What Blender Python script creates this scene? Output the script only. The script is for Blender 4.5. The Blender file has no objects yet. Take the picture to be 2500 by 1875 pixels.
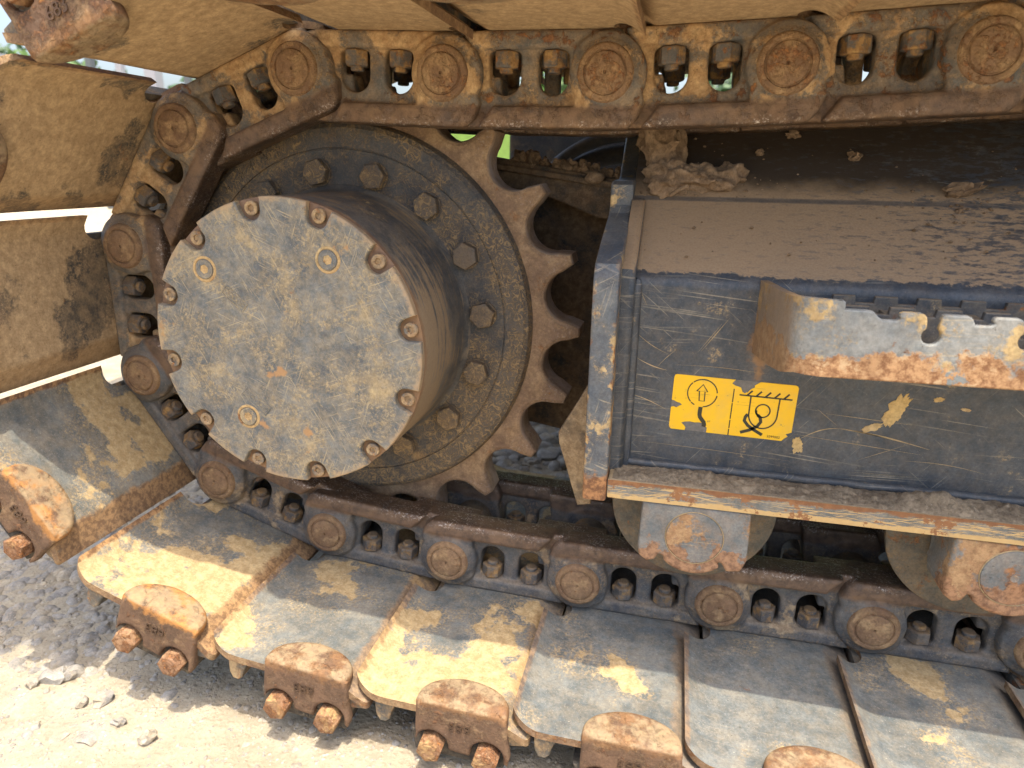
import bpy, bmesh, math, random
import numpy as np
from math import sin, cos, pi, radians as R, hypot, atan2, sqrt
from mathutils import Vector, Matrix, noise as mnoise
from mathutils.geometry import tessellate_polygon

# ------------------------------------------------------------------ camera, world, sun, exposure
scn = bpy.context.scene
COL = scn.collection
rng = random.Random(7)

cam = bpy.data.cameras.new("camera")
cam.sensor_fit = 'HORIZONTAL'
cam.sensor_width = 36.0
cam.lens = 36.0 * 1677.15 / 2500.0
cam.clip_start = 0.02
cam.clip_end = 3000
cam.dof.use_dof = True
cam.dof.focus_distance = 0.84
cam.dof.aperture_fstop = cam.lens / 4.0
camo = bpy.data.objects.new("camera", cam)
COL.objects.link(camo)
_yaw, _pit, _rol = R(12.967), R(-17.352), R(-0.881)
def _rz(a): return Matrix(((cos(a), -sin(a), 0), (sin(a), cos(a), 0), (0, 0, 1)))
def _rx(a): return Matrix(((1, 0, 0), (0, cos(a), -sin(a)), (0, sin(a), cos(a))))
def _ry(a): return Matrix(((cos(a), 0, sin(a)), (0, 1, 0), (-sin(a), 0, cos(a))))
_q = _rz(_yaw) @ _rx(_pit) @ _ry(_rol)
_x, _y, _z = _q.col[0], _q.col[1], _q.col[2]
_m = Matrix((_x, _z, -_y)).transposed().to_4x4()
_m.translation = Vector((0.44859, -0.83384, 0.20817))
camo.matrix_world = _m
scn.camera = camo

SUN_DIR = Vector((-0.12, 0.175, -1.0)).normalized()      # direction the light travels
SUN_ELEV = math.asin(-SUN_DIR.z)
world = bpy.data.worlds.new("World")
scn.world = world
world.use_nodes = True
wn = world.node_tree
for n in list(wn.nodes):
    wn.nodes.remove(n)
wo = wn.nodes.new("ShaderNodeOutputWorld")
bg = wn.nodes.new("ShaderNodeBackground")
sky = wn.nodes.new("ShaderNodeTexSky")
sky.sky_type = 'NISHITA'
sky.sun_disc = False
sky.sun_elevation = SUN_ELEV
sky.sun_rotation = atan2(-SUN_DIR.x, -SUN_DIR.y)
sky.air_density = 1.0
sky.dust_density = 6.0
sky.ozone_density = 1.0
bg.inputs[1].default_value = 0.15
wn.links.new(sky.outputs[0], bg.inputs[0])
wn.links.new(bg.outputs[0], wo.inputs[0])

sl = bpy.data.lights.new("sun", 'SUN')
sl.energy = 1.85
sl.angle = R(0.5)
sl.color = (1.0, 0.91, 0.76)
so = bpy.data.objects.new("sun", sl)
COL.objects.link(so)
so.rotation_euler = SUN_DIR.to_track_quat('-Z', 'Y').to_euler()

vs = scn.view_settings
vs.view_transform = 'Standard'
vs.look = 'None'
vs.exposure = 1.58
vs.gamma = 1.0
vs.use_curve_mapping = False
scn.cycles.use_denoising = True
try:
    scn.cycles.denoiser = 'OPENIMAGEDENOISE'
    scn.cycles.denoising_prefilter = 'ACCURATE'
except Exception:
    pass
scn.cycles.max_bounces = 8
scn.cycles.diffuse_bounces = 5
scn.cycles.glossy_bounces = 3
scn.cycles.caustics_reflective = False
scn.cycles.caustics_refractive = False
scn.cycles.sample_clamp_indirect = 8

# ------------------------------------------------------------------ node helpers
class NT:
    def __init__(s, name):
        s.mat = bpy.data.materials.new(name)
        s.mat.use_nodes = True
        s.t = s.mat.node_tree
        for n in list(s.t.nodes):
            s.t.nodes.remove(n)
        s.out = s.t.nodes.new("ShaderNodeOutputMaterial")
        s.bsdf = s.t.nodes.new("ShaderNodeBsdfPrincipled")
        s.t.links.new(s.bsdf.outputs[0], s.out.inputs[0])
        tc = s.t.nodes.new("ShaderNodeTexCoord")
        oi = s.t.nodes.new("ShaderNodeObjectInfo")
        s.raw = tc.outputs['Object']
        k = s.vmath('MULTIPLY', s.comb(oi.outputs['Random'], oi.outputs['Random'], oi.outputs['Random']), (37.1, 53.7, 71.3))
        s.pos = s.vmath('ADD', s.raw, k)
        s.nrm = s.t.nodes.new("ShaderNodeNewGeometry").outputs['Normal']
        s.rand = oi.outputs['Random']
    def lk(s, a, sock):
        if hasattr(a, 'links'):
            s.t.links.new(a, sock)
        else:
            try:
                sock.default_value = a
            except Exception:
                sock.default_value = (*a, 1.0)
    def comb(s, x, y, z):
        n = s.t.nodes.new("ShaderNodeCombineXYZ")
        for i, v in enumerate((x, y, z)):
            s.lk(v, n.inputs[i])
        return n.outputs[0]
    def sep(s, v):
        n = s.t.nodes.new("ShaderNodeSeparateXYZ")
        s.lk(v, n.inputs[0])
        return n.outputs
    def vmath(s, op, a, b):
        n = s.t.nodes.new("ShaderNodeVectorMath")
        n.operation = op
        s.lk(a, n.inputs[0]); s.lk(b, n.inputs[1])
        return n.outputs[0]
    def math(s, op, a, b=0.0, c=0.0, clamp=False):
        n = s.t.nodes.new("ShaderNodeMath")
        n.operation = op
        n.use_clamp = clamp
        s.lk(a, n.inputs[0]); s.lk(b, n.inputs[1]); s.lk(c, n.inputs[2])
        return n.outputs[0]
    def noise(s, scale, detail=6, rough=0.55, dist=0.0, vec=None):
        n = s.t.nodes.new("ShaderNodeTexNoise")
        s.lk(s.pos if vec is None else vec, n.inputs['Vector'])
        n.inputs['Scale'].default_value = scale
        n.inputs['Detail'].default_value = detail
        n.inputs['Roughness'].default_value = rough
        n.inputs['Distortion'].default_value = dist
        return n.outputs[0]
    def voro(s, scale, feature='F1', vec=None, rnd=1.0):
        n = s.t.nodes.new("ShaderNodeTexVoronoi")
        n.feature = feature
        s.lk(s.pos if vec is None else vec, n.inputs['Vector'])
        n.inputs['Scale'].default_value = scale
        n.inputs['Randomness'].default_value = rnd
        return n.outputs['Distance']
    def step(s, v, lo, hi, a=0.0, b=1.0):
        n = s.t.nodes.new("ShaderNodeMapRange")
        n.interpolation_type = 'SMOOTHSTEP'
        s.lk(v, n.inputs[0]); s.lk(lo, n.inputs[1]); s.lk(hi, n.inputs[2])
        s.lk(a, n.inputs[3]); s.lk(b, n.inputs[4])
        return n.outputs[0]
    def mix(s, f, a, b):
        n = s.t.nodes.new("ShaderNodeMix")
        n.data_type = 'RGBA'
        s.lk(f, n.inputs[0]); s.lk(a, n.inputs[6]); s.lk(b, n.inputs[7])
        return n.outputs[2]
    def mixf(s, f, a, b):
        n = s.t.nodes.new("ShaderNodeMix")
        n.data_type = 'FLOAT'
        s.lk(f, n.inputs[0]); s.lk(a, n.inputs[2]); s.lk(b, n.inputs[3])
        return n.outputs[0]
    def attr(s, name):
        n = s.t.nodes.new("ShaderNodeAttribute")
        n.attribute_type = 'OBJECT'
        n.attribute_name = name
        return n.outputs['Fac']
    def rotvec(s, ang, scl, axis='Y'):
        n = s.t.nodes.new("ShaderNodeMapping")
        s.lk(s.pos, n.inputs[0])
        r = {'X': (ang, 0, 0), 'Y': (0, ang, 0), 'Z': (0, 0, ang)}[axis]
        n.inputs['Rotation'].default_value = r
        n.inputs['Scale'].default_value = scl
        n.vector_type = 'TEXTURE' if False else 'POINT'
        # rotate first, then stretch
        n.inputs['Scale'].default_value = (1, 1, 1)
        return s.vmath('MULTIPLY', n.outputs[0], scl)
    def bump(s, h, strength=0.5, dist=0.001, prev=None):
        n = s.t.nodes.new("ShaderNodeBump")
        n.inputs['Strength'].default_value = strength
        n.inputs['Distance'].default_value = dist
        s.lk(h, n.inputs['Height'])
        if prev is not None:
            s.t.links.new(prev, n.inputs['Normal'])
        return n.outputs[0]

SLATE = (0.066, 0.075, 0.084)
SLATE2 = (0.112, 0.118, 0.115)
NAVY = (0.026, 0.036, 0.055)
NAVY2 = (0.050, 0.060, 0.078)
TAN = (0.50, 0.375, 0.20)
TAN2 = (0.39, 0.275, 0.135)
GREYDUST = (0.33, 0.27, 0.19)
RUSTD = (0.125, 0.058, 0.030)
RUST = (0.27, 0.125, 0.052)
RUSTO = (0.48, 0.20, 0.050)

def weathered(name, base=SLATE, base2=SLATE2, dust=TAN, dust2=TAN2, damt=0.4, dscale=14, dsoft=0.02,
              rust=RUST, rust2=RUSTD, ramt=0.25, rscale=30, film=0.15, upfilm=0.0, speck=0.15,
              scratch=(), rough=0.55, metal=0.0, bump=0.5, grain=520, gran=0.5, special=None):
    """worn paint under rust patches, dust film, crisp-edged dried mud and scratches"""
    m = NT(name)
    big = m.noise(dscale * 0.45, 4, 0.5)
    fine = m.noise(grain, 3, 0.6)
    mid = m.noise(rscale * 4, 6, 0.62)
    col = m.mix(m.step(m.noise(22, 7, 0.65), 0.38, 0.64), base, base2)
    # thin dust film, mottled
    fl = m.math('MULTIPLY', m.step(m.noise(60, 8, 0.7), 0.35, 0.68), film)
    if upfilm:
        nz = m.sep(m.nrm)[2]
        up = m.math('MULTIPLY', m.step(nz, 0.05, 0.85), upfilm)
        fl = m.math('MAXIMUM', fl, m.math('MULTIPLY', up, m.step(m.noise(45, 8, 0.7), 0.28, 0.52)))
    fl = m.math('ADD', fl, m.math('MULTIPLY', m.attr("film"), m.step(m.noise(35, 8, 0.65), 0.3, 0.6)))
    col = m.mix(fl, col, m.mix(fine, dust2, dust))
    # rust
    rt = m.math('SUBTRACT', 0.72 - 0.44 * ramt, m.math('MULTIPLY', m.attr("rust"), 0.25))
    rn = m.noise(rscale, 9, 0.68, 0.3)
    rmask = m.step(rn, m.math('SUBTRACT', rt, 0.03), m.math('ADD', rt, 0.05))
    rcol = m.mix(m.step(mid, 0.36, 0.62), rust2, rust)
    rcol = m.mix(m.math('MULTIPLY', m.step(m.noise(rscale * 1.7, 5), 0.55, 0.7), 0.55), rcol, RUSTO)
    col = m.mix(rmask, col, rcol)
    # scratches
    smask = None
    for (ang, axis, scl, lo, hi, amt) in scratch:
        v = m.rotvec(ang, scl, axis)
        n1 = m.noise(1.0, 2, 0.5, vec=v)
        gate = m.step(m.noise(9 + abs(ang) * 3, 3, 0.5), 0.45, 0.62)
        k = m.math('MULTIPLY', m.math('MULTIPLY', m.step(n1, lo, hi), gate), amt)
        smask = k if smask is None else m.math('MAXIMUM', smask, k)
    if smask is not None:
        col = m.mix(smask, col, (0.42, 0.36, 0.25))
    # mud / dust patches with crisp edges
    dt = m.math('SUBTRACT', 0.72 - 0.44 * damt, m.math('MULTIPLY', m.attr("dust"), 0.25))
    dn = m.noise(dscale, 10, 0.58, 0.15)
    dmask = m.step(dn, m.math('SUBTRACT', dt, dsoft), m.math('ADD', dt, dsoft))
    pits = m.step(m.noise(170, 5, 0.7), 0.60, 0.72)
    dmask = m.math('MULTIPLY', dmask, m.math('SUBTRACT', 1.0, m.math('MULTIPLY', pits, 0.55)))
    halo = m.step(dn, m.math('SUBTRACT', dt, dsoft + 0.09), m.math('SUBTRACT', dt, dsoft * 0.5))
    halo = m.math('MULTIPLY', m.math('MULTIPLY', halo, m.step(m.noise(260, 5, 0.75), 0.46, 0.62)), 0.75)
    dmask = m.math('MAXIMUM', dmask, halo)
    dcol = m.mix(m.step(m.noise(90, 6, 0.65), 0.35, 0.66), dust2, dust)
    col = m.mix(dmask, col, dcol)
    # bright grit
    sp = m.step(m.noise(grain * 1.3, 2, 0.5), 0.66, 0.72)
    col = m.mix(m.math('MULTIPLY', sp, speck), col, (0.55, 0.50, 0.40))
    # dark pin holes
    dk = m.step(m.noise(grain * 0.55, 2, 0.5), 0.70, 0.76)
    col = m.mix(m.math('MULTIPLY', dk, 0.5), col, (0.03, 0.022, 0.016))
    gv = m.math('ADD', m.math('MULTIPLY', m.step(m.noise(330, 3, 0.7), 0.30, 0.70), 0.55), m.math('MULTIPLY', m.step(m.noise(105, 5, 0.7), 0.30, 0.70), 0.45))
    gv = m.math('ADD', 1.0 - gran * 0.55, m.math('MULTIPLY', gv, gran))
    col = m.vmath('MULTIPLY', col, m.comb(gv, gv, gv))
    rgh = m.mixf(rmask, rough, 0.85)
    rgh = m.mixf(dmask, rgh, 0.95)
    rgh = m.math('ADD', rgh, m.math('MULTIPLY', fl, 0.35), clamp=True)
    h = m.math('ADD', m.math('MULTIPLY', dmask, 0.45), m.math('MULTIPLY', rmask, m.math('MULTIPLY', mid, 0.9)))
    h = m.math('ADD', h, m.math('MULTIPLY', fine, 0.35))
    h = m.math('ADD', h, m.math('MULTIPLY', m.noise(110, 6, 0.6), 0.5))
    met = metal
    if special:
        col, rgh, h, met = special(m, col, rgh, h, met)
    m.lk(col, m.bsdf.inputs['Base Color'])
    m.lk(rgh, m.bsdf.inputs['Roughness'])
    m.lk(met, m.bsdf.inputs['Metallic'])
    m.bsdf.inputs['Specular IOR Level'].default_value = 0.35
    nb = m.bump(h, bump, 0.0012)
    m.t.links.new(nb, m.bsdf.inputs['Normal'])
    return m.mat

XS = (20, 2, 900)
M = {}
# track links: rust + tan over slate, worn rail
def _rail(m, col, rgh, h, met):
    p = m.sep(m.raw)
    z = m.math('ADD', p[2], m.math('MULTIPLY', m.math('SUBTRACT', m.noise(34, 6, 0.65), 0.5), 0.016))
    r = m.step(z, 0.030, 0.037)
    rc = m.mix(m.step(m.noise(70, 8, 0.7), 0.36, 0.64), (0.095, 0.062, 0.042), (0.180, 0.112, 0.070))
    rc = m.mix(m.math('MULTIPLY', m.step(m.noise(30, 7, 0.65), 0.5, 0.62), 0.5), rc, (0.24, 0.15, 0.085))
    col = m.mix(m.math('MULTIPLY', r, 0.88), col, rc)
    edge = m.step(p[2], 0.046, 0.0565)
    g = m.math('MULTIPLY', m.step(m.noise(330, 4, 0.75), 0.52, 0.66), m.step(m.noise(24, 4, 0.6), 0.40, 0.60))
    sh = m.math('MULTIPLY', m.math('MULTIPLY', g, edge), r)
    col = m.mix(m.math('MULTIPLY', sh, 0.85), col, (0.62, 0.56, 0.50))  # glints along the rail edge, painted in as bright non-metallic specks
    top = m.step(p[2], 0.0562, 0.0576)
    rgh = m.mixf(m.math('MULTIPLY', r, m.math('ADD', 0.25, m.math('MULTIPLY', top, 0.6))), rgh, 0.36)
    met = m.math('MULTIPLY', top, 0.55)
    return col, rgh, h, met
M['link'] = weathered('link_steel', base=(0.072, 0.080, 0.084), base2=(0.140, 0.138, 0.124), dust=(0.50, 0.345, 0.18), dust2=(0.36, 0.225, 0.11),
                      damt=0.42, dscale=20, dsoft=0.03, rust=(0.23, 0.115, 0.055), ramt=0.26, rscale=48, film=0.40, upfilm=0.45, speck=0.2, rough=0.6, bump=1.1, special=_rail)
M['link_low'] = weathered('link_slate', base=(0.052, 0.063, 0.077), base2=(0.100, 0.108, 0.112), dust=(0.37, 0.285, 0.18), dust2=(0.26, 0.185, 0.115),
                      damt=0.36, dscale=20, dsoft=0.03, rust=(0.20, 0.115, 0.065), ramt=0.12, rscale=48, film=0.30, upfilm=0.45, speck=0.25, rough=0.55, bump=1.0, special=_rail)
M['pin'] = weathered('pin_rust', base=(0.17, 0.10, 0.060), base2=(0.26, 0.165, 0.095), dust=(0.37, 0.25, 0.135), dust2=(0.25, 0.155, 0.08),
                     damt=0.45, dscale=45, dsoft=0.1, ramt=0.4, rscale=90, rough=0.85, bump=1.0)
M['nut'] = weathered('nut_steel', base=(0.055, 0.065, 0.078), base2=(0.12, 0.12, 0.115), dust=(0.38, 0.24, 0.10), dust2=(0.24, 0.14, 0.06),
                     damt=0.38, dscale=60, dsoft=0.06, ramt=0.25, rscale=80, film=0.25, upfilm=0.55, rough=0.6)
# shoes
def _shoe(m, col, rgh, h, met):
    x = m.sep(m.raw)[0]
    n = m.noise(40, 8, 0.7)
    ed = m.attr("edge")
    e = m.math('ADD', m.step(x, 0.120, 0.148), m.math('MULTIPLY', m.math('SUBTRACT', n, 0.5), 1.8))
    e = m.math('MULTIPLY', m.step(e, 0.45, 0.85), ed, clamp=True)
    rb = m.mix(m.step(m.noise(150, 6, 0.7), 0.4, 0.6), (0.19, 0.105, 0.052), (0.40, 0.24, 0.11))
    col = m.mix(e, col, rb)
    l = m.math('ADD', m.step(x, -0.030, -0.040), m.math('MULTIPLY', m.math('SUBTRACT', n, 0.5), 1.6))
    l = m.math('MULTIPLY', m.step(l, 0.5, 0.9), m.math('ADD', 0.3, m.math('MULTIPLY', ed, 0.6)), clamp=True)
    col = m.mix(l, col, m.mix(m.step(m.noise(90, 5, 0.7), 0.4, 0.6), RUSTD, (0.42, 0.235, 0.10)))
    return col, m.mixf(e, rgh, 0.85), h, met
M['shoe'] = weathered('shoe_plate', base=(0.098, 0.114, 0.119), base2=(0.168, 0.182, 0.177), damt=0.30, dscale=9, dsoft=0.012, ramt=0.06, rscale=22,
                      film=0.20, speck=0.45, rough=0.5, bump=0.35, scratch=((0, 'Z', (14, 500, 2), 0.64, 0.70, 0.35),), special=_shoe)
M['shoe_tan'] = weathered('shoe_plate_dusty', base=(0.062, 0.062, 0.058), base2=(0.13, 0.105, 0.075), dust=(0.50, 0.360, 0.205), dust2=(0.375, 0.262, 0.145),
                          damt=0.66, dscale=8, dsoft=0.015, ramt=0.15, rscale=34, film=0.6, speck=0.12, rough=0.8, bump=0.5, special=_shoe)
def _clip(m, col, rgh, h, met):
    z = m.sep(m.raw)[2]
    n = m.noise(55, 7, 0.7)
    e = m.step(m.math('ADD', m.math('ABSOLUTE', m.math('SUBTRACT', z, -0.037)), m.math('MULTIPLY', m.math('SUBTRACT', n, 0.5), 0.05)), 0.010, 0.0)
    col = m.mix(m.math('MULTIPLY', e, m.math('MULTIPLY', m.attr("edge"), 0.9)), col, (0.48, 0.225, 0.065))
    t = m.math('MULTIPLY', m.step(z, -0.038, -0.034), m.step(m.noise(30, 7, 0.65), 0.42, 0.56))
    col = m.mix(m.math('MULTIPLY', t, 0.75), col, m.mix(m.noise(120, 5), (0.20, 0.155, 0.11), (0.44, 0.33, 0.18)))
    return col, rgh, h, met
M['grouser'] = weathered('grouser_slate', base=(0.085, 0.088, 0.084), base2=(0.15, 0.14, 0.115), dust=(0.40, 0.29, 0.16), dust2=(0.27, 0.18, 0.10), damt=0.28, dscale=30, dsoft=0.05, ramt=0.32, rscale=40, film=0.3, rough=0.7, bump=0.8)
M['clip'] = weathered('clip_cast_rust', base=(0.105, 0.064, 0.041), base2=(0.165, 0.098, 0.060), dust=(0.30, 0.20, 0.11), dust2=(0.20, 0.12, 0.065),
                      damt=0.30, dscale=40, dsoft=0.08, rust=(0.22, 0.112, 0.055), rust2=(0.10, 0.052, 0.032), ramt=0.45, rscale=70, film=0.15, rough=0.85, bump=1.2, grain=380, special=_clip)
M['clipbolt'] = weathered('clip_bolt_rust', base=(0.25, 0.135, 0.075), base2=(0.34, 0.20, 0.11), dust=(0.48, 0.31, 0.14), dust2=(0.33, 0.18, 0.08),
                          damt=0.3, dscale=50, dsoft=0.05, ramt=0.5, rscale=110, rough=0.85, bump=1.0, grain=420)
M['stamp'] = weathered('stamp_dark', base=(0.06, 0.035, 0.022), base2=(0.09, 0.05, 0.03), damt=0.05, ramt=0.1, film=0.05)
M['rubber'] = weathered('rubber_black', base=(0.018, 0.018, 0.018), base2=(0.03, 0.03, 0.03), dust=GREYDUST, dust2=(0.2, 0.16, 0.11), damt=0.3, ramt=0.0, film=0.4, rough=0.8)
# sprocket and final drive
def _crackle(m, col, rgh, h, met):
    v = m.noise(95, 2, 0.5, 1.2)
    k = m.step(m.math('ABSOLUTE', m.math('SUBTRACT', v, 0.5)), 0.050, 0.012)
    v2 = m.noise(170, 2, 0.5, 1.2)
    k2 = m.step(m.math('ABSOLUTE', m.math('SUBTRACT', v2, 0.5)), 0.03, 0.006)
    k = m.math('MAXIMUM', k, m.math('MULTIPLY', k2, 0.7))
    # dust lies thicker low on the flange (object z) where splash reaches it
    p = m.sep(m.raw)
    r = m.math('SQRT', m.math('ADD', m.math('MULTIPLY', p[0], p[0]), m.math('MULTIPLY', p[2], p[2])))
    gate = m.step(m.math('ADD', m.noise(13, 5, 0.6), m.math('ADD', m.math('MULTIPLY', m.step(r, 0.20, 0.25), 0.10), m.math('MULTIPLY', m.step(p[2], 0.06, -0.06), 0.10))), 0.44, 0.62)
    f = m.math('MULTIPLY', k, m.math('ADD', 0.15, m.math('MULTIPLY', gate, 0.85)))
    col = m.mix(m.math('MULTIPLY', f, 0.85), col, (0.36, 0.25, 0.125))
    col = m.mix(m.math('MULTIPLY', gate, 0.22), col, (0.25, 0.18, 0.105))
    rgh = m.mixf(f, rgh, 0.95)
    return col, rgh, m.math('ADD', h, m.math('MULTIPLY', f, 0.8)), met
M['flange'] = weathered('flange_paint', base=(0.036, 0.043, 0.052), base2=(0.066, 0.07, 0.072), dust=(0.34, 0.23, 0.115), dust2=(0.24, 0.155, 0.08),
                        damt=0.16, dscale=20, dsoft=0.04, ramt=0.06, rscale=40, film=0.10, speck=0.1, rough=0.5, bump=0.7, special=_crackle)
def _drum(m, col, rgh, h, met):
    p = m.sep(m.raw)
    # streaky dust dragged round the drum, more of it low on the right flank
    ang = m.math('ARCTAN2', p[2], p[0])
    v = m.comb(m.math('MULTIPLY', ang, 1.6), m.math('MULTIPLY', p[1], 160.0), 3.0)
    n = m.noise(1.0, 7, 0.7, vec=v)
    low = m.step(ang, 1.1, -0.1)
    b = m.step(p[1], 0.035, -0.05)
    pt = m.math('MULTIPLY', m.math('SUBTRACT', m.noise(15, 6, 0.6), 0.5), 0.5)
    f = m.step(m.math('ADD', m.math('ADD', n, pt), m.math('MULTIPLY', m.math('MULTIPLY', low, b), 0.24)), 0.54, 0.66)
    col = m.mix(m.math('MULTIPLY', f, 0.8), col, m.mix(m.noise(300, 4), (0.26, 0.18, 0.105), (0.36, 0.265, 0.155)))
    e = m.step(m.math('ADD', p[1], m.math('MULTIPLY', m.noise(50, 7, 0.7), 0.03)), -0.076, -0.088)
    col = m.mix(m.math('MULTIPLY', e, 0.6), col, m.mix(m.noise(120, 5), RUSTD, (0.34, 0.18, 0.085)))
    return col, m.mixf(f, rgh, 0.92), h, met
M['drum'] = weathered('drum_paint', base=(0.066, 0.073, 0.080), base2=(0.125, 0.120, 0.110), damt=0.14, ramt=0.08, film=0.15, rough=0.5, bump=0.5, special=_drum)
def _cover(m, col, rgh, h, met):
    # dense short scuffs in every direction
    for i, (a, lo) in enumerate(((0.35, 0.615), (1.2, 0.62), (2.1, 0.615), (2.75, 0.63))):
        v = m.rotvec(a, (26, 2, 620), 'Y')
        n1 = m.noise(1.0, 3, 0.6, vec=v)
        gate = m.step(m.noise(11 + 3 * i, 4, 0.6, vec=m.vmath('ADD', m.pos, (i * 3.7, 0, 1.3 * i))), 0.44, 0.60)
        k = m.math('MULTIPLY', m.step(n1, lo, lo + 0.05), gate)
        col = m.mix(m.math('MULTIPLY', k, 0.7), col, (0.44, 0.355, 0.21))
    p = m.sep(m.raw)
    r = m.math('SQRT', m.math('ADD', m.math('MULTIPLY', p[0], p[0]), m.math('MULTIPLY', p[2], p[2])))
    e = m.step(m.math('ADD', r, m.math('MULTIPLY', m.math('SUBTRACT', m.noise(45, 7, 0.7), 0.5), 0.05)), 0.168, 0.178)
    col = m.mix(m.math('MULTIPLY', e, 0.8), col, m.mix(m.noise(140, 5), (0.33, 0.21, 0.115), (0.45, 0.34, 0.20)))
    # a few rust-orange rubbed patches
    o = m.step(m.noise(17, 5, 0.55, vec=m.vmath('ADD', m.pos, (9, 4, 2))), 0.655, 0.70)
    col = m.mix(m.math('MULTIPLY', o, 0.8), col, (0.43, 0.235, 0.095))
    return col, rgh, h, met
M['cover'] = weathered('cover_paint', base=(0.088, 0.102, 0.113), base2=(0.175, 0.182, 0.172), dust=(0.48, 0.37, 0.20), dust2=(0.36, 0.27, 0.145),
                       damt=0.20, dscale=19, dsoft=0.10, ramt=0.05, rscale=40, film=0.36, speck=0.25, rough=0.6, bump=0.45, special=_cover)
M['screw'] = weathered('screw_dusty', base=(0.10, 0.10, 0.095), base2=(0.17, 0.155, 0.125), dust=(0.42, 0.30, 0.16), dust2=(0.30, 0.19, 0.10), damt=0.5, dscale=70, dsoft=0.1, ramt=0.35, rscale=90, film=0.4, rough=0.85)
M['ringdust'] = weathered('dust_ring', base=(0.44, 0.29, 0.13), base2=(0.5, 0.34, 0.16), damt=0.4, ramt=0.3, film=0.3, rough=0.95)
def _tooth(m, col, rgh, h, met):
    p = m.sep(m.raw)
    r = m.math('SQRT', m.math('ADD', m.math('MULTIPLY', p[0], p[0]), m.math('MULTIPLY', p[2], p[2])))
    w = m.math('MULTIPLY', m.step(r, 0.288, 0.302), m.step(m.noise(230, 5, 0.7), 0.55, 0.66))
    ny = m.math('ABSOLUTE', m.sep(m.nrm)[1])
    fk = m.math('MULTIPLY', m.step(ny, 0.7, 0.35), m.step(m.noise(26, 6, 0.6), 0.36, 0.60))
    w = m.math('MAXIMUM', m.math('MULTIPLY', w, 0.55), m.math('MULTIPLY', fk, 0.6))
    col = m.mix(w, col, (0.34, 0.28, 0.235))
    return col, m.mixf(w, rgh, 0.38), h, m.math('MULTIPLY', w, 0.25)
M['tooth'] = weathered('sprocket_rust', base=(0.165, 0.105, 0.068), base2=(0.25, 0.165, 0.105), dust=(0.38, 0.265, 0.155), dust2=(0.27, 0.175, 0.10),
                       damt=0.42, dscale=28, dsoft=0.12, ramt=0.22, rscale=60, film=0.25, rough=0.75, bump=0.7, special=_tooth)
# frame
def _frame(m, col, rgh, h, met):
    nz = m.sep(m.nrm)[2]
    p = m.sep(m.raw)
    # dried dust sheet lying on the sloping top, with a ragged lower border
    n = m.noise(28, 9, 0.65)
    z = m.math('ADD', m.math('ADD', p[2], m.math('MULTIPLY', m.math('SUBTRACT', n, 0.5), 0.020)), m.math('MULTIPLY', m.math('SUBTRACT', m.noise(120, 5, 0.7), 0.5), 0.008))
    d = m.math('MULTIPLY', m.step(z, 0.0985, 0.1000), m.step(nz, 0.25, 0.5))
    crease = m.step(m.math('ABSOLUTE', m.math('SUBTRACT', p[2], 0.1765)), 0.0015, 0.0035)
    d = m.math('MULTIPLY', d, m.math('ADD', 0.3, m.math('MULTIPLY', crease, 0.7)))
    streak = m.noise(1.0, 6, 0.7, vec=m.vmath('MULTIPLY', m.pos, (60, 160, 160)))
    wear = m.step(m.math('ADD', m.math('SUBTRACT', streak, 0.5), m.math('MULTIPLY', m.step(p[0], 0.62, 1.0), 0.16)), 0.02, 0.16)
    far = m.step(p[2], 0.130, 0.160)
    d = m.math('MULTIPLY', d, m.math('SUBTRACT', 1.0, m.math('MULTIPLY', wear, m.math('ADD', 0.25, m.math('MULTIPLY', m.step(p[0], 0.5, 0.8), 0.6)))))
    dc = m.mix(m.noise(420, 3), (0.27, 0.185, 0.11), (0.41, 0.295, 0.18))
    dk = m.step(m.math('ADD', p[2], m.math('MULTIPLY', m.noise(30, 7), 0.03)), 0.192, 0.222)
    dc = m.mix(m.math('MULTIPLY', dk, 0.92), dc, (0.026, 0.019, 0.014))  # upper slope blackened in the colour: painted shade below the chain
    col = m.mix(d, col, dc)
    # rust bloom where the step is welded on
    g = m.math('ADD', m.math('ABSOLUTE', m.math('SUBTRACT', p[0], 0.553)), m.math('MULTIPLY', m.math('ABSOLUTE', m.math('SUBTRACT', p[2], 0.02)), 0.35))
    g = m.math('ADD', g, m.math('MULTIPLY', m.math('SUBTRACT', m.noise(60, 8, 0.7), 0.5), 0.06))
    g = m.math('MULTIPLY', m.step(g, 0.022, 0.006), m.step(nz, 0.4, 0.2))
    col = m.mix(m.math('MULTIPLY', g, 0.85), col, m.mix(m.noise(150, 5), (0.16, 0.075, 0.03), (0.36, 0.21, 0.09)))
    return col, m.mixf(d, rgh, 0.97), m.math('ADD', h, m.math('MULTIPLY', d, 0.4)), met
SCR = ((0.04, 'Y', (5, 1, 420), 0.61, 0.66, 0.5), (-0.09, 'Y', (4, 1, 300), 0.63, 0.67, 0.45), (0.9, 'Y', (12, 1, 500), 0.65, 0.70, 0.35),
       (-0.7, 'Y', (14, 1, 420), 0.65, 0.70, 0.35))
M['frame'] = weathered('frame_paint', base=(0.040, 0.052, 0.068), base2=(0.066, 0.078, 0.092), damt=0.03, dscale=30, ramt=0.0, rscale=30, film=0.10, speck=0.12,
                       rough=0.38, bump=0.22, scratch=SCR, special=_frame)
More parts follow.
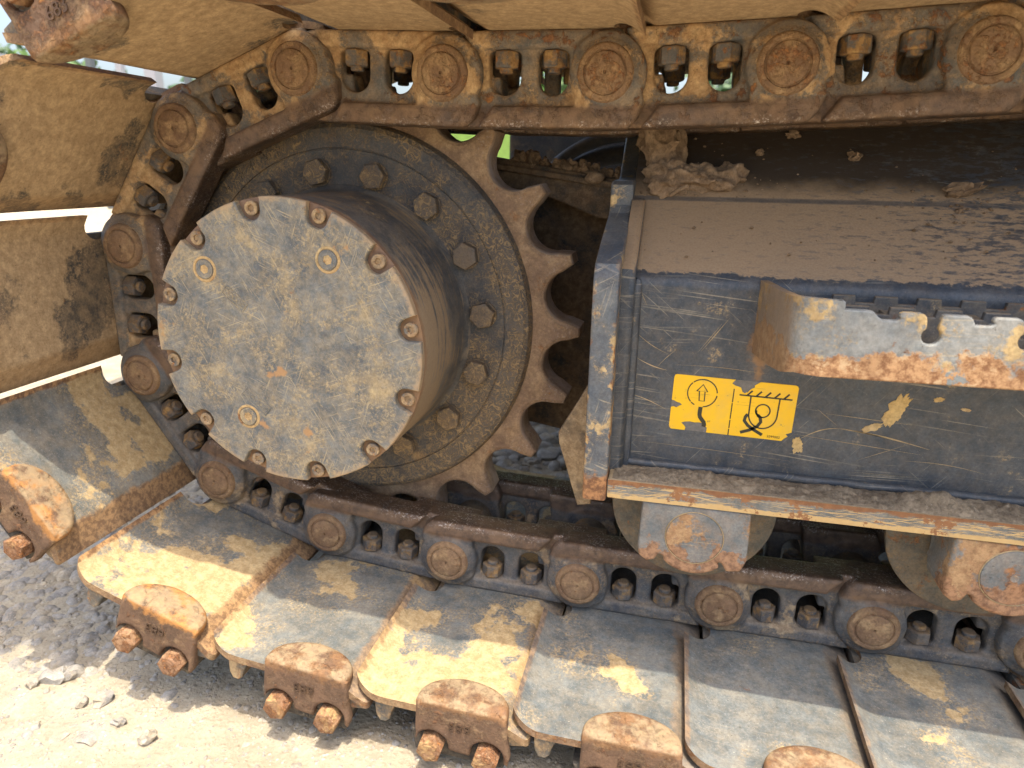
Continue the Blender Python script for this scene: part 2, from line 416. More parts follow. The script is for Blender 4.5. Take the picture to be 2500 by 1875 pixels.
def _plate(m, col, rgh, h, met):
    p = m.sep(m.raw)
    n = m.noise(42, 9, 0.7)
    ex = m.math('ABSOLUTE', m.math('SUBTRACT', p[0], 0.3795))
    lowz = m.step(p[2], 0.16, 0.02)
    e = m.math('ADD', m.math('MULTIPLY', ex, 30.0), m.math('MULTIPLY', m.math('SUBTRACT', n, 0.5), 1.7))
    e = m.math('MULTIPLY', m.step(e, 0.40, 0.52), lowz)
    e = m.math('MULTIPLY', e, m.step(m.noise(16, 5), 0.28, 0.45))
    col = m.mix(e, col, m.mix(m.step(m.noise(90, 6, 0.7), 0.42, 0.6), (0.20, 0.085, 0.035), (0.54, 0.36, 0.16)))
    b = m.step(m.math('ADD', p[2], m.math('MULTIPLY', m.math('SUBTRACT', n, 0.5), 0.06)), -0.128, -0.138)
    col = m.mix(b, col, m.mix(m.step(m.noise(120, 6, 0.7), 0.4, 0.62), (0.15, 0.07, 0.035), (0.38, 0.19, 0.08)))
    return col, m.mixf(e, rgh, 0.9), h, met
M['plate'] = weathered('end_plate_paint', base=(0.070, 0.086, 0.106), base2=(0.125, 0.140, 0.150), damt=0.22, dscale=30, ramt=0.05, film=0.10, rough=0.42, bump=0.3,
                       scratch=((0.5, 'Y', (18, 1, 420), 0.63, 0.68, 0.6), (-0.3, 'Y', (16, 1, 300), 0.64, 0.68, 0.6), (1.3, 'Y', (20, 1, 400), 0.65, 0.69, 0.4)), special=_plate)
def _flangeedge(m, col, rgh, h, met):
    p = m.sep(m.raw)
    ny = m.sep(m.nrm)[1]
    front = m.step(ny, -0.5, -0.8)
    big = m.noise(13, 7, 0.62)
    k = 0.0
    for (a_, sc, lo) in ((0.05, 760, 0.55), (-0.10, 620, 0.56), (0.32, 520, 0.61)):
        n1 = m.noise(1.0, 3, 0.6, vec=m.rotvec(a_, (22, 1, sc), 'Y'))
        k = m.math('MAXIMUM', k, m.step(n1, lo, lo + 0.045))
    k = m.math('MULTIPLY', k, m.step(m.math('ADD', big, m.math('MULTIPLY', m.step(m.sep(m.raw)[0], 0.5, 0.8), 0.12)), 0.34, 0.52))
    low = m.math('ADD', m.step(p[2], -0.149, -0.158), m.math('MULTIPLY', m.math('SUBTRACT', m.noise(32, 8, 0.7), 0.5), 2.4))
    k = m.math('MAXIMUM', k, m.step(low, 0.55, 0.75))
    k = m.math('MULTIPLY', k, front)
    col = m.mix(k, col, m.mix(m.noise(200, 3), (0.47, 0.30, 0.12), (0.58, 0.42, 0.20)))
    t = m.step(m.math('ADD', p[2], m.math('MULTIPLY', m.math('SUBTRACT', m.noise(38, 8, 0.7), 0.5), 0.020)), -0.1430, -0.1405)
    t = m.math('MULTIPLY', t, front)
    col = m.mix(t, col, m.mix(m.noise(150, 5), (0.12, 0.055, 0.03), (0.30, 0.14, 0.06)))
    r2 = m.math('MULTIPLY', m.step(m.noise(30, 8, 0.72), 0.55, 0.59), front)
    col = m.mix(r2, col, m.mix(m.noise(150, 5), (0.15, 0.07, 0.035), (0.36, 0.17, 0.07)))
    return col, m.mixf(k, rgh, 0.8), h, met
M['flange_bar'] = weathered('lower_flange_paint', base=(0.11, 0.125, 0.128), base2=(0.18, 0.185, 0.172), damt=0.1, ramt=0.08, film=0.2, upfilm=0.6, rough=0.5, bump=0.4, special=_flangeedge)
def _step(m, col, rgh, h, met):
    p = m.sep(m.raw)
    n = m.noise(24, 9, 0.66)
    e = m.step(m.math('ADD', p[2], m.math('MULTIPLY', m.math('SUBTRACT', n, 0.5), 0.10)), 0.057, 0.051)
    rc = m.mix(m.step(m.noise(120, 7, 0.75), 0.36, 0.60), (0.20, 0.095, 0.045), (0.45, 0.27, 0.135))
    rc = m.mix(m.math('MULTIPLY', m.step(m.noise(60, 7, 0.7), 0.54, 0.64), 0.7), rc, (0.50, 0.37, 0.22))
    rc = m.mix(m.step(m.noise(38, 6, 0.7), 0.58, 0.62), rc, (0.21, 0.23, 0.225))
    col = m.mix(e, col, rc)
    endp = m.math('MULTIPLY', m.step(m.math('ADD', p[1], m.math('MULTIPLY', m.math('SUBTRACT', m.noise(40, 7, 0.7), 0.5), 0.03)), -0.174, -0.150), m.step(p[0], 0.600, 0.590))
    col = m.mix(m.math('MULTIPLY', endp, 0.7), col, m.mix(m.noise(1.0, 5, 0.6, vec=m.vmath('MULTIPLY', m.pos, (300, 300, 25))), (0.13, 0.08, 0.045), (0.31, 0.20, 0.10)))
    return col, m.mixf(e, rgh, 0.9), m.math('ADD', h, m.math('MULTIPLY', e, m.noise(150, 5))), met
M['step'] = weathered('step_paint', base=(0.17, 0.19, 0.195), base2=(0.26, 0.272, 0.262), dust=(0.50, 0.37, 0.18), damt=0.30, dscale=26, ramt=0.10, rscale=45, film=0.12, rough=0.5, bump=0.6,
                      scratch=((0.02, 'Y', (8, 1, 500), 0.60, 0.66, 0.5),), special=_step)
M['step_dark'] = weathered('step_rear_paint', base=(0.045, 0.052, 0.062), base2=(0.07, 0.075, 0.08), damt=0.1, ramt=0.2, film=0.2, upfilm=0.3)
M['roller'] = weathered('roller_steel', base=(0.095, 0.094, 0.080), base2=(0.165, 0.145, 0.11), dust=(0.33, 0.22, 0.11), dust2=(0.22, 0.14, 0.07),
                        damt=0.22, dscale=22, dsoft=0.08, ramt=0.22, rscale=35, film=0.35, rough=0.6, bump=0.5)
def _bracket(m, col, rgh, h, met):
    z = m.sep(m.raw)[2]
    n = m.noise(26, 9, 0.66)
    e = m.step(m.math('ADD', m.math('MULTIPLY', z, -11.0), m.math('MULTIPLY', m.math('SUBTRACT', n, 0.5), 2.6)), 0.16, 0.26)
    rc = m.mix(m.step(m.noise(120, 7, 0.72), 0.36, 0.62), (0.17, 0.085, 0.045), (0.38, 0.215, 0.115))
    return m.mix(m.math('MULTIPLY', e, 0.9), col, rc), m.mixf(e, rgh, 0.9), m.math('ADD', h, m.math('MULTIPLY', e, 0.5)), met
M['bracket'] = weathered('bracket_paint', base=(0.12, 0.138, 0.145), base2=(0.20, 0.208, 0.20), dust=(0.42, 0.27, 0.14), dust2=(0.30, 0.175, 0.09), damt=0.22, dscale=15, dsoft=0.014,
                         ramt=0.18, rscale=26, rust=(0.34, 0.17, 0.08), film=0.25, rough=0.55, bump=0.6, scratch=((0.03, 'Y', (8, 1, 520), 0.60, 0.66, 0.45),), special=_bracket)
M['rear'] = weathered('rear_plate_dusty', base=(0.040, 0.042, 0.046), base2=(0.075, 0.065, 0.052), dust=(0.22, 0.15, 0.088), dust2=(0.13, 0.085, 0.05), damt=0.6, dscale=15, dsoft=0.09,
                      ramt=0.2, film=0.6, rough=0.85, bump=0.8)
M['flap'] = weathered('flap_dusty', base=(0.10, 0.085, 0.066), base2=(0.16, 0.125, 0.085), dust=(0.38, 0.28, 0.165), dust2=(0.26, 0.18, 0.10), damt=0.62, dscale=24, dsoft=0.09, ramt=0.25, film=0.5, rough=0.9, bump=0.9)
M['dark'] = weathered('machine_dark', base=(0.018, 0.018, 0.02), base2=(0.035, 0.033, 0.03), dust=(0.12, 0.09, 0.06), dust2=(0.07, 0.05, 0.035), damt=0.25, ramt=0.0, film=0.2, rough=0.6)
M['hose'] = weathered('hose_grey', base=(0.10, 0.105, 0.11), base2=(0.15, 0.15, 0.15), damt=0.05, ramt=0.0, film=0.2, rough=0.6)
M['clod'] = weathered('dry_mud', base=(0.19, 0.125, 0.075), base2=(0.27, 0.185, 0.11), dust=(0.33, 0.235, 0.15), dust2=(0.22, 0.15, 0.09), damt=0.5, dscale=40, dsoft=0.1,
                      ramt=0.0, film=0.4, rough=1.0, bump=1.6, grain=350)
M['mud'] = weathered('flange_mud', base=(0.155, 0.122, 0.086), base2=(0.215, 0.175, 0.125), dust=(0.29, 0.235, 0.165), dust2=(0.18, 0.145, 0.10), damt=0.45, dscale=50, dsoft=0.1,
                     ramt=0.0, film=0.3, rough=1.0, bump=1.6, speck=0.3, grain=420)
M['scrape'] = weathered('scrape_primer', base=(0.30, 0.23, 0.13), base2=(0.42, 0.32, 0.18), damt=0.2, ramt=0.1, film=0.2, rough=0.9)
M['splash'] = weathered('mud_splash', base=(0.50, 0.34, 0.13), base2=(0.56, 0.40, 0.18), damt=0.4, ramt=0.02, film=0.2, rough=0.95, bump=0.5)

def plain(name, c, rough=0.6, var=0.12, scale=80, bump=0.0):
    m = NT(name)
    n = m.noise(scale, 5, 0.6)
    a = tuple(v * (1 - var) for v in c)
    b = tuple(min(1, v * (1 + var)) for v in c)
    m.lk(m.mix(n, a, b), m.bsdf.inputs['Base Color'])
    m.bsdf.inputs['Roughness'].default_value = rough
    if bump:
        m.t.links.new(m.bump(n, bump, 0.002), m.bsdf.inputs['Normal'])
    return m.mat
def decal_mat():
    m = NT('decal_yellow')
    n = m.noise(1.0, 3, 0.5, vec=m.vmath('MULTIPLY', m.pos, (30, 1, 900)))
    col = m.mix(m.noise(30, 4), (0.78, 0.44, 0.002), (0.86, 0.52, 0.004))
    s = m.math('MULTIPLY', m.step(n, 0.66, 0.69), m.step(m.noise(25, 3), 0.48, 0.6))
    col = m.mix(m.math('MULTIPLY', s, 0.6), col, (0.20, 0.11, 0.03))
    sp = m.step(m.noise(130, 6, 0.7), 0.62, 0.68)
    col = m.mix(m.math('MULTIPLY', sp, 0.7), col, (0.22, 0.16, 0.07))
    col = m.mix(m.math('MULTIPLY', m.step(m.noise(34, 7, 0.7), 0.45, 0.7), 0.22), col, (0.45, 0.33, 0.16))
    m.lk(col, m.bsdf.inputs['Base Color'])
    m.bsdf.inputs['Roughness'].default_value = 0.45
    return m.mat
M['yellow'] = decal_mat()
M['black'] = plain('decal_black', (0.022, 0.022, 0.012), 0.5)
M['torn'] = plain('decal_torn_glue', (0.15, 0.14, 0.125), 0.9, 0.5, 220, 0.5)
M['stone'] = weathered('stone_grey', base=(0.215, 0.212, 0.205), base2=(0.34, 0.33, 0.305), dust=(0.46, 0.39, 0.28), dust2=(0.36, 0.30, 0.21), damt=0.35, dscale=25, dsoft=0.1,
                       ramt=0.0, film=0.3, upfilm=0.25, rough=0.9, bump=0.8)
M['leaf'] = plain('leaf_green', (0.075, 0.15, 0.028), 0.6, 0.5, 6)
M['leaf2'] = plain('leaf_dark_green', (0.045, 0.095, 0.030), 0.6, 0.5, 6)
M['bark'] = plain('bark', (0.12, 0.09, 0.065), 0.9, 0.4, 30)
M['grass'] = plain('grass_green', (0.17, 0.29, 0.055), 0.8, 0.35, 12)
M['post'] = plain('post_grey', (0.33, 0.34, 0.36), 0.5)
M['post_dark'] = plain('post_dark_steel', (0.10, 0.115, 0.12), 0.5)
M['hood'] = plain('hood_grey', (0.35, 0.36, 0.38), 0.4)
M['red'] = plain('panel_red', (0.60, 0.05, 0.07), 0.4)
M['tyre'] = plain('tyre_black', (0.02, 0.02, 0.02), 0.9)

def ground_mat(name):
    m = NT(name)
    v = m.raw
    big = m.noise(2.2, 6, 0.6, vec=v)
    mid = m.noise(18, 8, 0.65, vec=v)
    fine = m.noise(160, 6, 0.7, vec=v)
    grit = m.voro(120, vec=v)
    grit2 = m.voro(48, vec=v)
    col = m.mix(m.step(mid, 0.36, 0.66), (0.35, 0.300, 0.215), (0.47, 0.41, 0.300))
    col = m.mix(m.step(fine, 0.40, 0.68), m.mix(0.3, col, (0.28, 0.225, 0.16)), col)
    col = m.mix(m.math('MULTIPLY', m.step(big, 0.5, 0.66), 0.25), col, (0.42, 0.40, 0.36))
    g = m.math('MULTIPLY', m.step(grit, 0.30, 0.15), m.step(m.noise(40, 3, vec=v), 0.5, 0.62))
    col = m.mix(m.math('MULTIPLY', g, 0.6), col, (0.60, 0.55, 0.47))
    pit = m.step(m.noise(230, 3, 0.6, vec=v), 0.64, 0.72)
    col = m.mix(m.math('MULTIPLY', pit, 0.5), col, (0.18, 0.14, 0.09))
    m.lk(col, m.bsdf.inputs['Base Color'])
    m.bsdf.inputs['Roughness'].default_value = 0.95
    m.bsdf.inputs['Specular IOR Level'].default_value = 0.15
    h = m.math('ADD', m.math('MULTIPLY', fine, 0.5), m.math('MULTIPLY', mid, 1.4))
    h = m.math('SUBTRACT', h, m.math('MULTIPLY', m.step(grit, 0.0, 0.5), 0.25))
    h = m.math('SUBTRACT', h, m.math('MULTIPLY', m.step(grit2, 0.0, 0.5), 0.35))
    m.t.links.new(m.bump(h, 0.9, 0.006), m.bsdf.inputs['Normal'])
    return m.mat
M['ground'] = ground_mat('packed_sandy_gravel')

# ------------------------------------------------------------------ object helpers
def tag(o, label=None, cat=None, group=None, kind=None):
    if label: o['label'] = label
    if cat: o['category'] = cat
    if group: o['group'] = group
    if kind: o['kind'] = kind
    return o
def empty(name, loc=(0, 0, 0), **kw):
    o = bpy.data.objects.new(name, None)
    o.empty_display_size = 0.02
    o.location = loc
    COL.objects.link(o)
    return tag(o, **kw)
def link(name, me, mats, parent=None, sharp=35):
    if not isinstance(mats, (list, tuple)):
        mats = [mats]
    if not len(me.materials):
        for mm in mats:
            me.materials.append(mm)
    if sharp:
        me.shade_smooth()
        me.set_sharp_from_angle(angle=R(sharp))
    o = bpy.data.objects.new(name, me)
    COL.objects.link(o)
    if parent is not None:
        o.parent = parent
    return o
def copy(o, parent=None):
    c = o.copy()
    COL.objects.link(c)
    if parent is not None:
        c.parent = parent
    return c

class G:
    """geometry collector: vertices, faces, material slots"""
    def __init__(s):
        s.v = []; s.f = []; s.m = []
    def add(s, vs_, fs, mi=0):
        k = len(s.v)
        s.v.extend(tuple(v) for v in vs_)
        for f in fs:
            s.f.append(tuple(k + i for i in f)); s.m.append(mi)
    def mesh(s, name="m", fix=True):
        me = bpy.data.meshes.new(name)
        me.from_pydata(s.v, [], s.f)
        me.polygons.foreach_set("material_index", s.m)
        me.update()
        if fix:
            bm = bmesh.new(); bm.from_mesh(me)
            bmesh.ops.recalc_face_normals(bm, faces=bm.faces)
            bm.to_mesh(me); bm.free()
        return me
    # prism of polygon pts (2D) with holes between a and b along the third axis, bevelled rims
    def prism(s, pts, a, b, bev=0.0, holes=(), axis='Y', bevb=None, mi=0, mi_bev=None, mi_side=None):
        if bevb is None: bevb = bev
        if mi_bev is None: mi_bev = mi
        if mi_side is None: mi_side = mi
        sg = 1 if b > a else -1
        def P(p, h):
            if axis == 'Y': return (p[0], h, p[1])
            if axis == 'Z': return (p[0], p[1], h)
            return (h, p[0], p[1])
        def area(L): return 0.5 * sum(L[i][0] * L[(i + 1) % len(L)][1] - L[(i + 1) % len(L)][0] * L[i][1] for i in range(len(L)))
        loops = []
        L = list(pts)
        if area(L) < 0: L.reverse()
        loops.append(L)
        for hl in holes:
            hl = list(hl)
            if area(hl) > 0: hl.reverse()
            loops.append(hl)
        def inset(L, d):
            if d <= 0: return L
            n = len(L); out = []
            for i in range(n):
                p0, p1, p2 = Vector(L[i - 1]), Vector(L[i]), Vector(L[(i + 1) % n])
                e1 = (p1 - p0); e2 = (p2 - p1)
                if e1.length < 1e-9 or e2.length < 1e-9:
                    out.append(tuple(p1)); continue
                e1.normalize(); e2.normalize()
                n1 = Vector((-e1.y, e1.x)); n2 = Vector((-e2.y, e2.x))
                nn = n1 + n2
                if nn.length < 1e-6: nn = n1
                nn.normalize()
                k = d / max(0.5, nn.dot(n1))
                out.append((p1.x + nn.x * k, p1.y + nn.y * k))
            return out
        for end, bv, hh in ((0, bev, a), (1, bevb, b)):
            ins = [inset(l, bv) for l in loops]
            flat = [p for l in ins for p in l]
            tri = tessellate_polygon([[Vector((p[0], p[1], 0)) for p in l] for l in ins])
            s.add([P(p, hh) for p in flat], tri, mi)
            if bv > 0:
                h2 = hh + (sg * bv if end == 0 else -sg * bv)
                for l, il in zip(loops, ins):
                    n = len(l)
                    h3 = hh + (h2 - hh) * 0.35
                    ml = [((p[0] * 0.7 + q[0] * 0.3), (p[1] * 0.7 + q[1] * 0.3)) for p, q in zip(l, il)]
                    vv = [P(p, hh) for p in il] + [P(p, h3) for p in ml] + [P(p, h2) for p in l]
                    ff = []
                    for i in range(n):
                        j = (i + 1) % n
                        ff.append((i, j, n + j, n + i)); ff.append((n + i, n + j, 2 * n + j, 2 * n + i))
                    s.add(vv, ff, mi_bev)
        a2 = a + sg * bev; b2 = b - sg * bevb
        for l in loops:
            n = len(l)
            s.add([P(p, a2) for p in l] + [P(p, b2) for p in l], [(i, (i + 1) % n, n + (i + 1) % n, n + i) for i in range(n)], mi_side)
        return s
    def lathe(s, prof, c=(0, 0), n=48, mi=0, close=True, a0=0.0, a1=2 * pi):
        """profile [(r, y)] swept round the y axis through (c.x, c.z)"""
        vv = []; ff = []
        full = abs(a1 - a0 - 2 * pi) < 1e-6
        k = n if full else n + 1
        for i in range(k):
            t = a0 + (a1 - a0) * i / n
            for (r, y) in prof:
                vv.append((c[0] + r * cos(t), y, c[1] + r * sin(t)))
        m_ = len(prof)
        for i in range(n):
            j = (i + 1) % k
            for q in range(m_ - 1):
                ff.append((i * m_ + q, i * m_ + q + 1, j * m_ + q + 1, j * m_ + q))
        s.add(vv, ff, mi)
        return s
    def box(s, x0, x1, y0, y1, z0, z1, bev=0.002, mi=0):
        return s.prism([(x0, z0), (x1, z0), (x1, z1), (x0, z1)], y0, y1, bev, mi=mi)
    def hexbolt(s, c, y_face, y_base, af, rot=0.0, washer=0.0, mi=0):
        r = af / sqrt(3)
        pts = [(c[0] + r * cos(rot + i * pi / 3), c[1] + r * sin(rot + i * pi / 3)) for i in range(6)]
        s.prism(pts, y_face, y_base, 0.0018, bevb=0, mi=mi)
        if washer:
            s.lathe([(0.0, y_base - 0.002), (washer, y_base - 0.002), (washer, y_base + 0.002)], c, 28, mi)
        return s
    def tube(s, pts, r, n=10, mi=0):
        P = [Vector(p) for p in pts]
        vv = []; ff = []
        for i, p in enumerate(P):
            d = (P[min(i + 1, len(P) - 1)] - P[max(i - 1, 0)]).normalized()
            u = d.orthogonal().normalized(); w = d.cross(u)
            rr = r[i] if isinstance(r, (list, tuple)) else r
            for k in range(n):
                t = 2 * pi * k / n
                vv.append(p + (u * cos(t) + w * sin(t)) * rr)
        for i in range(len(P) - 1):
            for k in range(n):
                j = (k + 1) % n
                ff.append((i * n + k, i * n + j, (i + 1) * n + j, (i + 1) * n + k))
        ff.append(tuple(range(n - 1, -1, -1)))
        ff.append(tuple((len(P) - 1) * n + k for k in range(n)))
        s.add(vv, ff, mi)
        return s

def arc(cx, cz, r, a0, a1, n=10, rz=None):
    rz = r if rz is None else rz
    return [(cx + r * cos(a0 + (a1 - a0) * i / n), cz + rz * sin(a0 + (a1 - a0) * i / n)) for i in range(n + 1)]
def rrect(x0, x1, z0, z1, r, n=6):
    return arc(x1 - r, z0 + r, r, -pi / 2, 0, n) + arc(x1 - r, z1 - r, r, 0, pi / 2, n) + arc(x0 + r, z1 - r, r, pi / 2, pi, n) + arc(x0 + r, z0 + r, r, pi, 1.5 * pi, n)

def remesh(g, voxel, smooth=4, fac=0.6, wob=0.0):
    """cast look: weld overlapping solids into one skin with softened edges"""
    me = g.mesh() if isinstance(g, G) else g
    o = bpy.data.objects.new("tmp", me)
    COL.objects.link(o)
    r = o.modifiers.new("r", 'REMESH'); r.mode = 'VOXEL'; r.voxel_size = voxel; r.adaptivity = 0
    if smooth:
        s_ = o.modifiers.new("s", 'SMOOTH'); s_.iterations = smooth; s_.factor = fac
    dg = bpy.context.evaluated_depsgraph_get()
    out = bpy.data.meshes.new_from_object(o.evaluated_get(dg))
    bpy.data.objects.remove(o)
    if wob:
        n = len(out.vertices)
        co = np.empty(n * 3); out.vertices.foreach_get("co", co); co = co.reshape(-1, 3)
        for i in range(n):
            p = Vector(co[i])
            co[i] += np.array(mnoise.noise_vector(p * 60)) * wob + np.array(mnoise.noise_vector(p * 170)) * wob * 0.5
        out.vertices.foreach_set("co", co.ravel()); out.update()
    return out

def text_mesh(txt, size, depth=0.0005):
    cu = bpy.data.curves.new("t", 'FONT')
    cu.body = txt; cu.size = size; cu.extrude = depth; cu.align_x = 'CENTER'; cu.align_y = 'CENTER'; cu.resolution_u = 3
    o = bpy.data.objects.new("t", cu); COL.objects.link(o)
    dg = bpy.context.evaluated_depsgraph_get()
    me = bpy.data.meshes.new_from_object(o.evaluated_get(dg))
    bpy.data.objects.remove(o); bpy.data.curves.remove(cu)
    return me

def lump(seed, r, sq=(1, 1, 1), sub=3, rough=0.35, freq=1.6):
    bm = bmesh.new()
    bmesh.ops.create_icosphere(bm, subdivisions=sub, radius=1.0)
    off = Vector((seed * 3.7, seed * 1.9, seed * 5.3))
    for v in bm.verts:
        p = v.co.copy()
        k = 1 + rough * mnoise.fractal(p * freq + off, 0.9, 2.1, 4) + rough * 0.35 * mnoise.noise(p * freq * 5 + off)
        v.co = Vector((p.x * sq[0], p.y * sq[1], p.z * sq[2])) * (r * k)
    me = bpy.data.meshes.new("lump"); bm.to_mesh(me); bm.free()
    return me

# ------------------------------------------------------------------ ground
GZ = -0.463
def gh(x, y):
    return GZ + 0.006 * mnoise.fractal(Vector((x * 4, y * 4, 0.3)), 1.0, 2.0, 3) + 0.0035 * mnoise.fractal(Vector((x * 22, y * 22, 1.7)), 0.8, 2.0, 4)
def build_ground():
    # one sheet: fine near the machine, growing cells out to the horizon
    def axis(a, b, st, far):
        c = list(np.arange(a, b + 1e-9, st))
        lo = [a]; hi = [c[-1]]; s_ = st
        while hi[-1] < far:
            s_ *= 1.45; hi.append(hi[-1] + s_); lo.insert(0, lo[0] - s_)
        return lo[:-1] + c + hi[1:]
    X = axis(-1.2, 0.5, 0.010, 1500); Y = axis(-0.75, 0.55, 0.010, 1500)
    vv = []
    for y in Y:
        for x in X:
            near = max(0.0, 1 - max(0, abs(x) - 3, abs(y) - 3) / 4)
            vv.append((x, y, gh(x, y) if near > 0 else GZ))
    nx = len(X)
    ff = [(j * nx + i, j * nx + i + 1, (j + 1) * nx + i + 1, (j + 1) * nx + i) for j in range(len(Y) - 1) for i in range(nx - 1)]
    me = bpy.data.meshes.new("ground"); me.from_pydata(vv, [], ff); me.update()
    tag(link("ground", me, M['ground'], sharp=0), "pale sandy gravel ground under and around the track", kind='structure')
    me.shade_smooth()
build_ground()

def build_gravel():
    bm = bmesh.new(); bmesh.ops.create_icosphere(bm, subdivisions=2, radius=1.0)
    bv = np.array([v.co[:] for v in bm.verts]); bf = np.array([[v.index for v in f.verts] for f in bm.faces]); bm.free()
    rs = np.random.RandomState(5)
    shapes = []
    for k in range(14):
        off = Vector((k * 5.1, k * 2.3, k))
        q = np.array([list(Vector(p) * (1 + 0.38 * mnoise.fractal(Vector(p) * 1.1 + off, 1.0, 2.0, 2))) for p in bv])
        shapes.append(q)
    V = []; F = []; n = 0
    def put(x, y, r, sink):
        nonlocal n
        q = shapes[rs.randint(14)] * np.array([1.0, rs.uniform(0.65, 1.0), rs.uniform(0.45, 0.75)]) * r
        a = rs.uniform(0, 2 * pi); c, s_ = cos(a), sin(a)
        q = q @ np.array([[c, s_, 0], [-s_, c, 0], [0, 0, 1]])
        t = rs.uniform(-0.4, 0.4); c, s_ = cos(t), sin(t)
        q = q @ np.array([[1, 0, 0], [0, c, s_], [0, -s_, c]])
        V.append(q + np.array([x, y, gh(x, y) - sink * r])); F.append(bf + n); n += len(bv)
    # cobbles in the lee of the track, left
    for i in range(3600):
        x = rs.uniform(-0.95, -0.12); y = rs.uniform(-0.22, 0.55)
        if y < -0.18 and rs.rand() < 0.6: continue
        dens = 1.0 if x < -0.3 else max(0.08, 1 - (x + 0.3) / 0.12)
        if rs.rand() > dens: continue
        put(x, y, rs.choice([0.006, 0.008, 0.011, 0.015, 0.019], p=[.34, .30, .20, .11, .05]), 0.28)
    for i in range(5200):
        x = rs.uniform(-0.6, 0.5); y = rs.uniform(-0.55, -0.12)
        put(x, y, rs.choice([0.0014, 0.0020, 0.0030, 0.0045, 0.0075], p=[.36, .33, .20, .09, .02]), 0.3)
    for i in range(800):
        x = rs.uniform(-0.1, 0.6); y = rs.uniform(0.45, 1.2)
        put(x, y, rs.choice([0.012, 0.018, 0.026, 0.034], p=[.3, .35, .25, .1]), 0.1)
    V = np.concatenate(V); F = np.concatenate(F)
    me = bpy.data.meshes.new("gravel")
    me.vertices.add(len(V)); me.vertices.foreach_set("co", V.ravel())
    me.loops.add(len(F) * 3); me.loops.foreach_set("vertex_index", F.ravel())
    me.polygons.add(len(F)); me.polygons.foreach_set("loop_start", np.arange(len(F)) * 3)
    me.update(calc_edges=True); me.validate()
    o = link("gravel", me, M['stone'], sharp=50)
    tag(o, "grey rounded gravel and small pebbles lying on the sandy ground", kind='stuff')
build_gravel()

STONES = [(-0.324, -0.227, 0.020, "pale angular stone, largest of the cluster at the shadow's edge"),
          (-0.306, -0.212, 0.019, "flat light grey stone lying against the largest clustered stone"),
          (-0.336, -0.243, 0.012, "small chalky stone at the near side of the cluster"),
          (-0.226, -0.243, 0.016, "rounded grey stone in full sun beside the ragged shadow of the shoe clips"),
          (-0.248, -0.252, 0.011, "small grey stone just left of the rounded sunlit one"),
          (-0.176, -0.271, 0.010, "small dark grey stone half sunk in bright sand"),
          (-0.126, -0.280, 0.013, "light grey stone alone on the bright sand, nearest the shoe clips"),
          (-0.200, -0.298, 0.021, "broad flat buried stone showing only its pale top in the sand"),
          (-0.234, -0.307, 0.013, "pale buried stone behind the broad flat one near the frame's lower left")]
for i, (x, y, r, lb) in enumerate(STONES):
    me = lump(i + 20, r * 0.8, (1.0, 0.8, 0.6 if i < 7 else 0.3), 2, 0.7, 1.3)
    o = link("stone", me, M['stone'], sharp=40)
    o.location = (x, y, gh(x, y) + (0.004 if i < 7 else -0.001)); o.rotation_euler = (0.15, 0.1, i * 1.3)
    tag(o, lb, "stone", "loose stones on the sunlit sand")

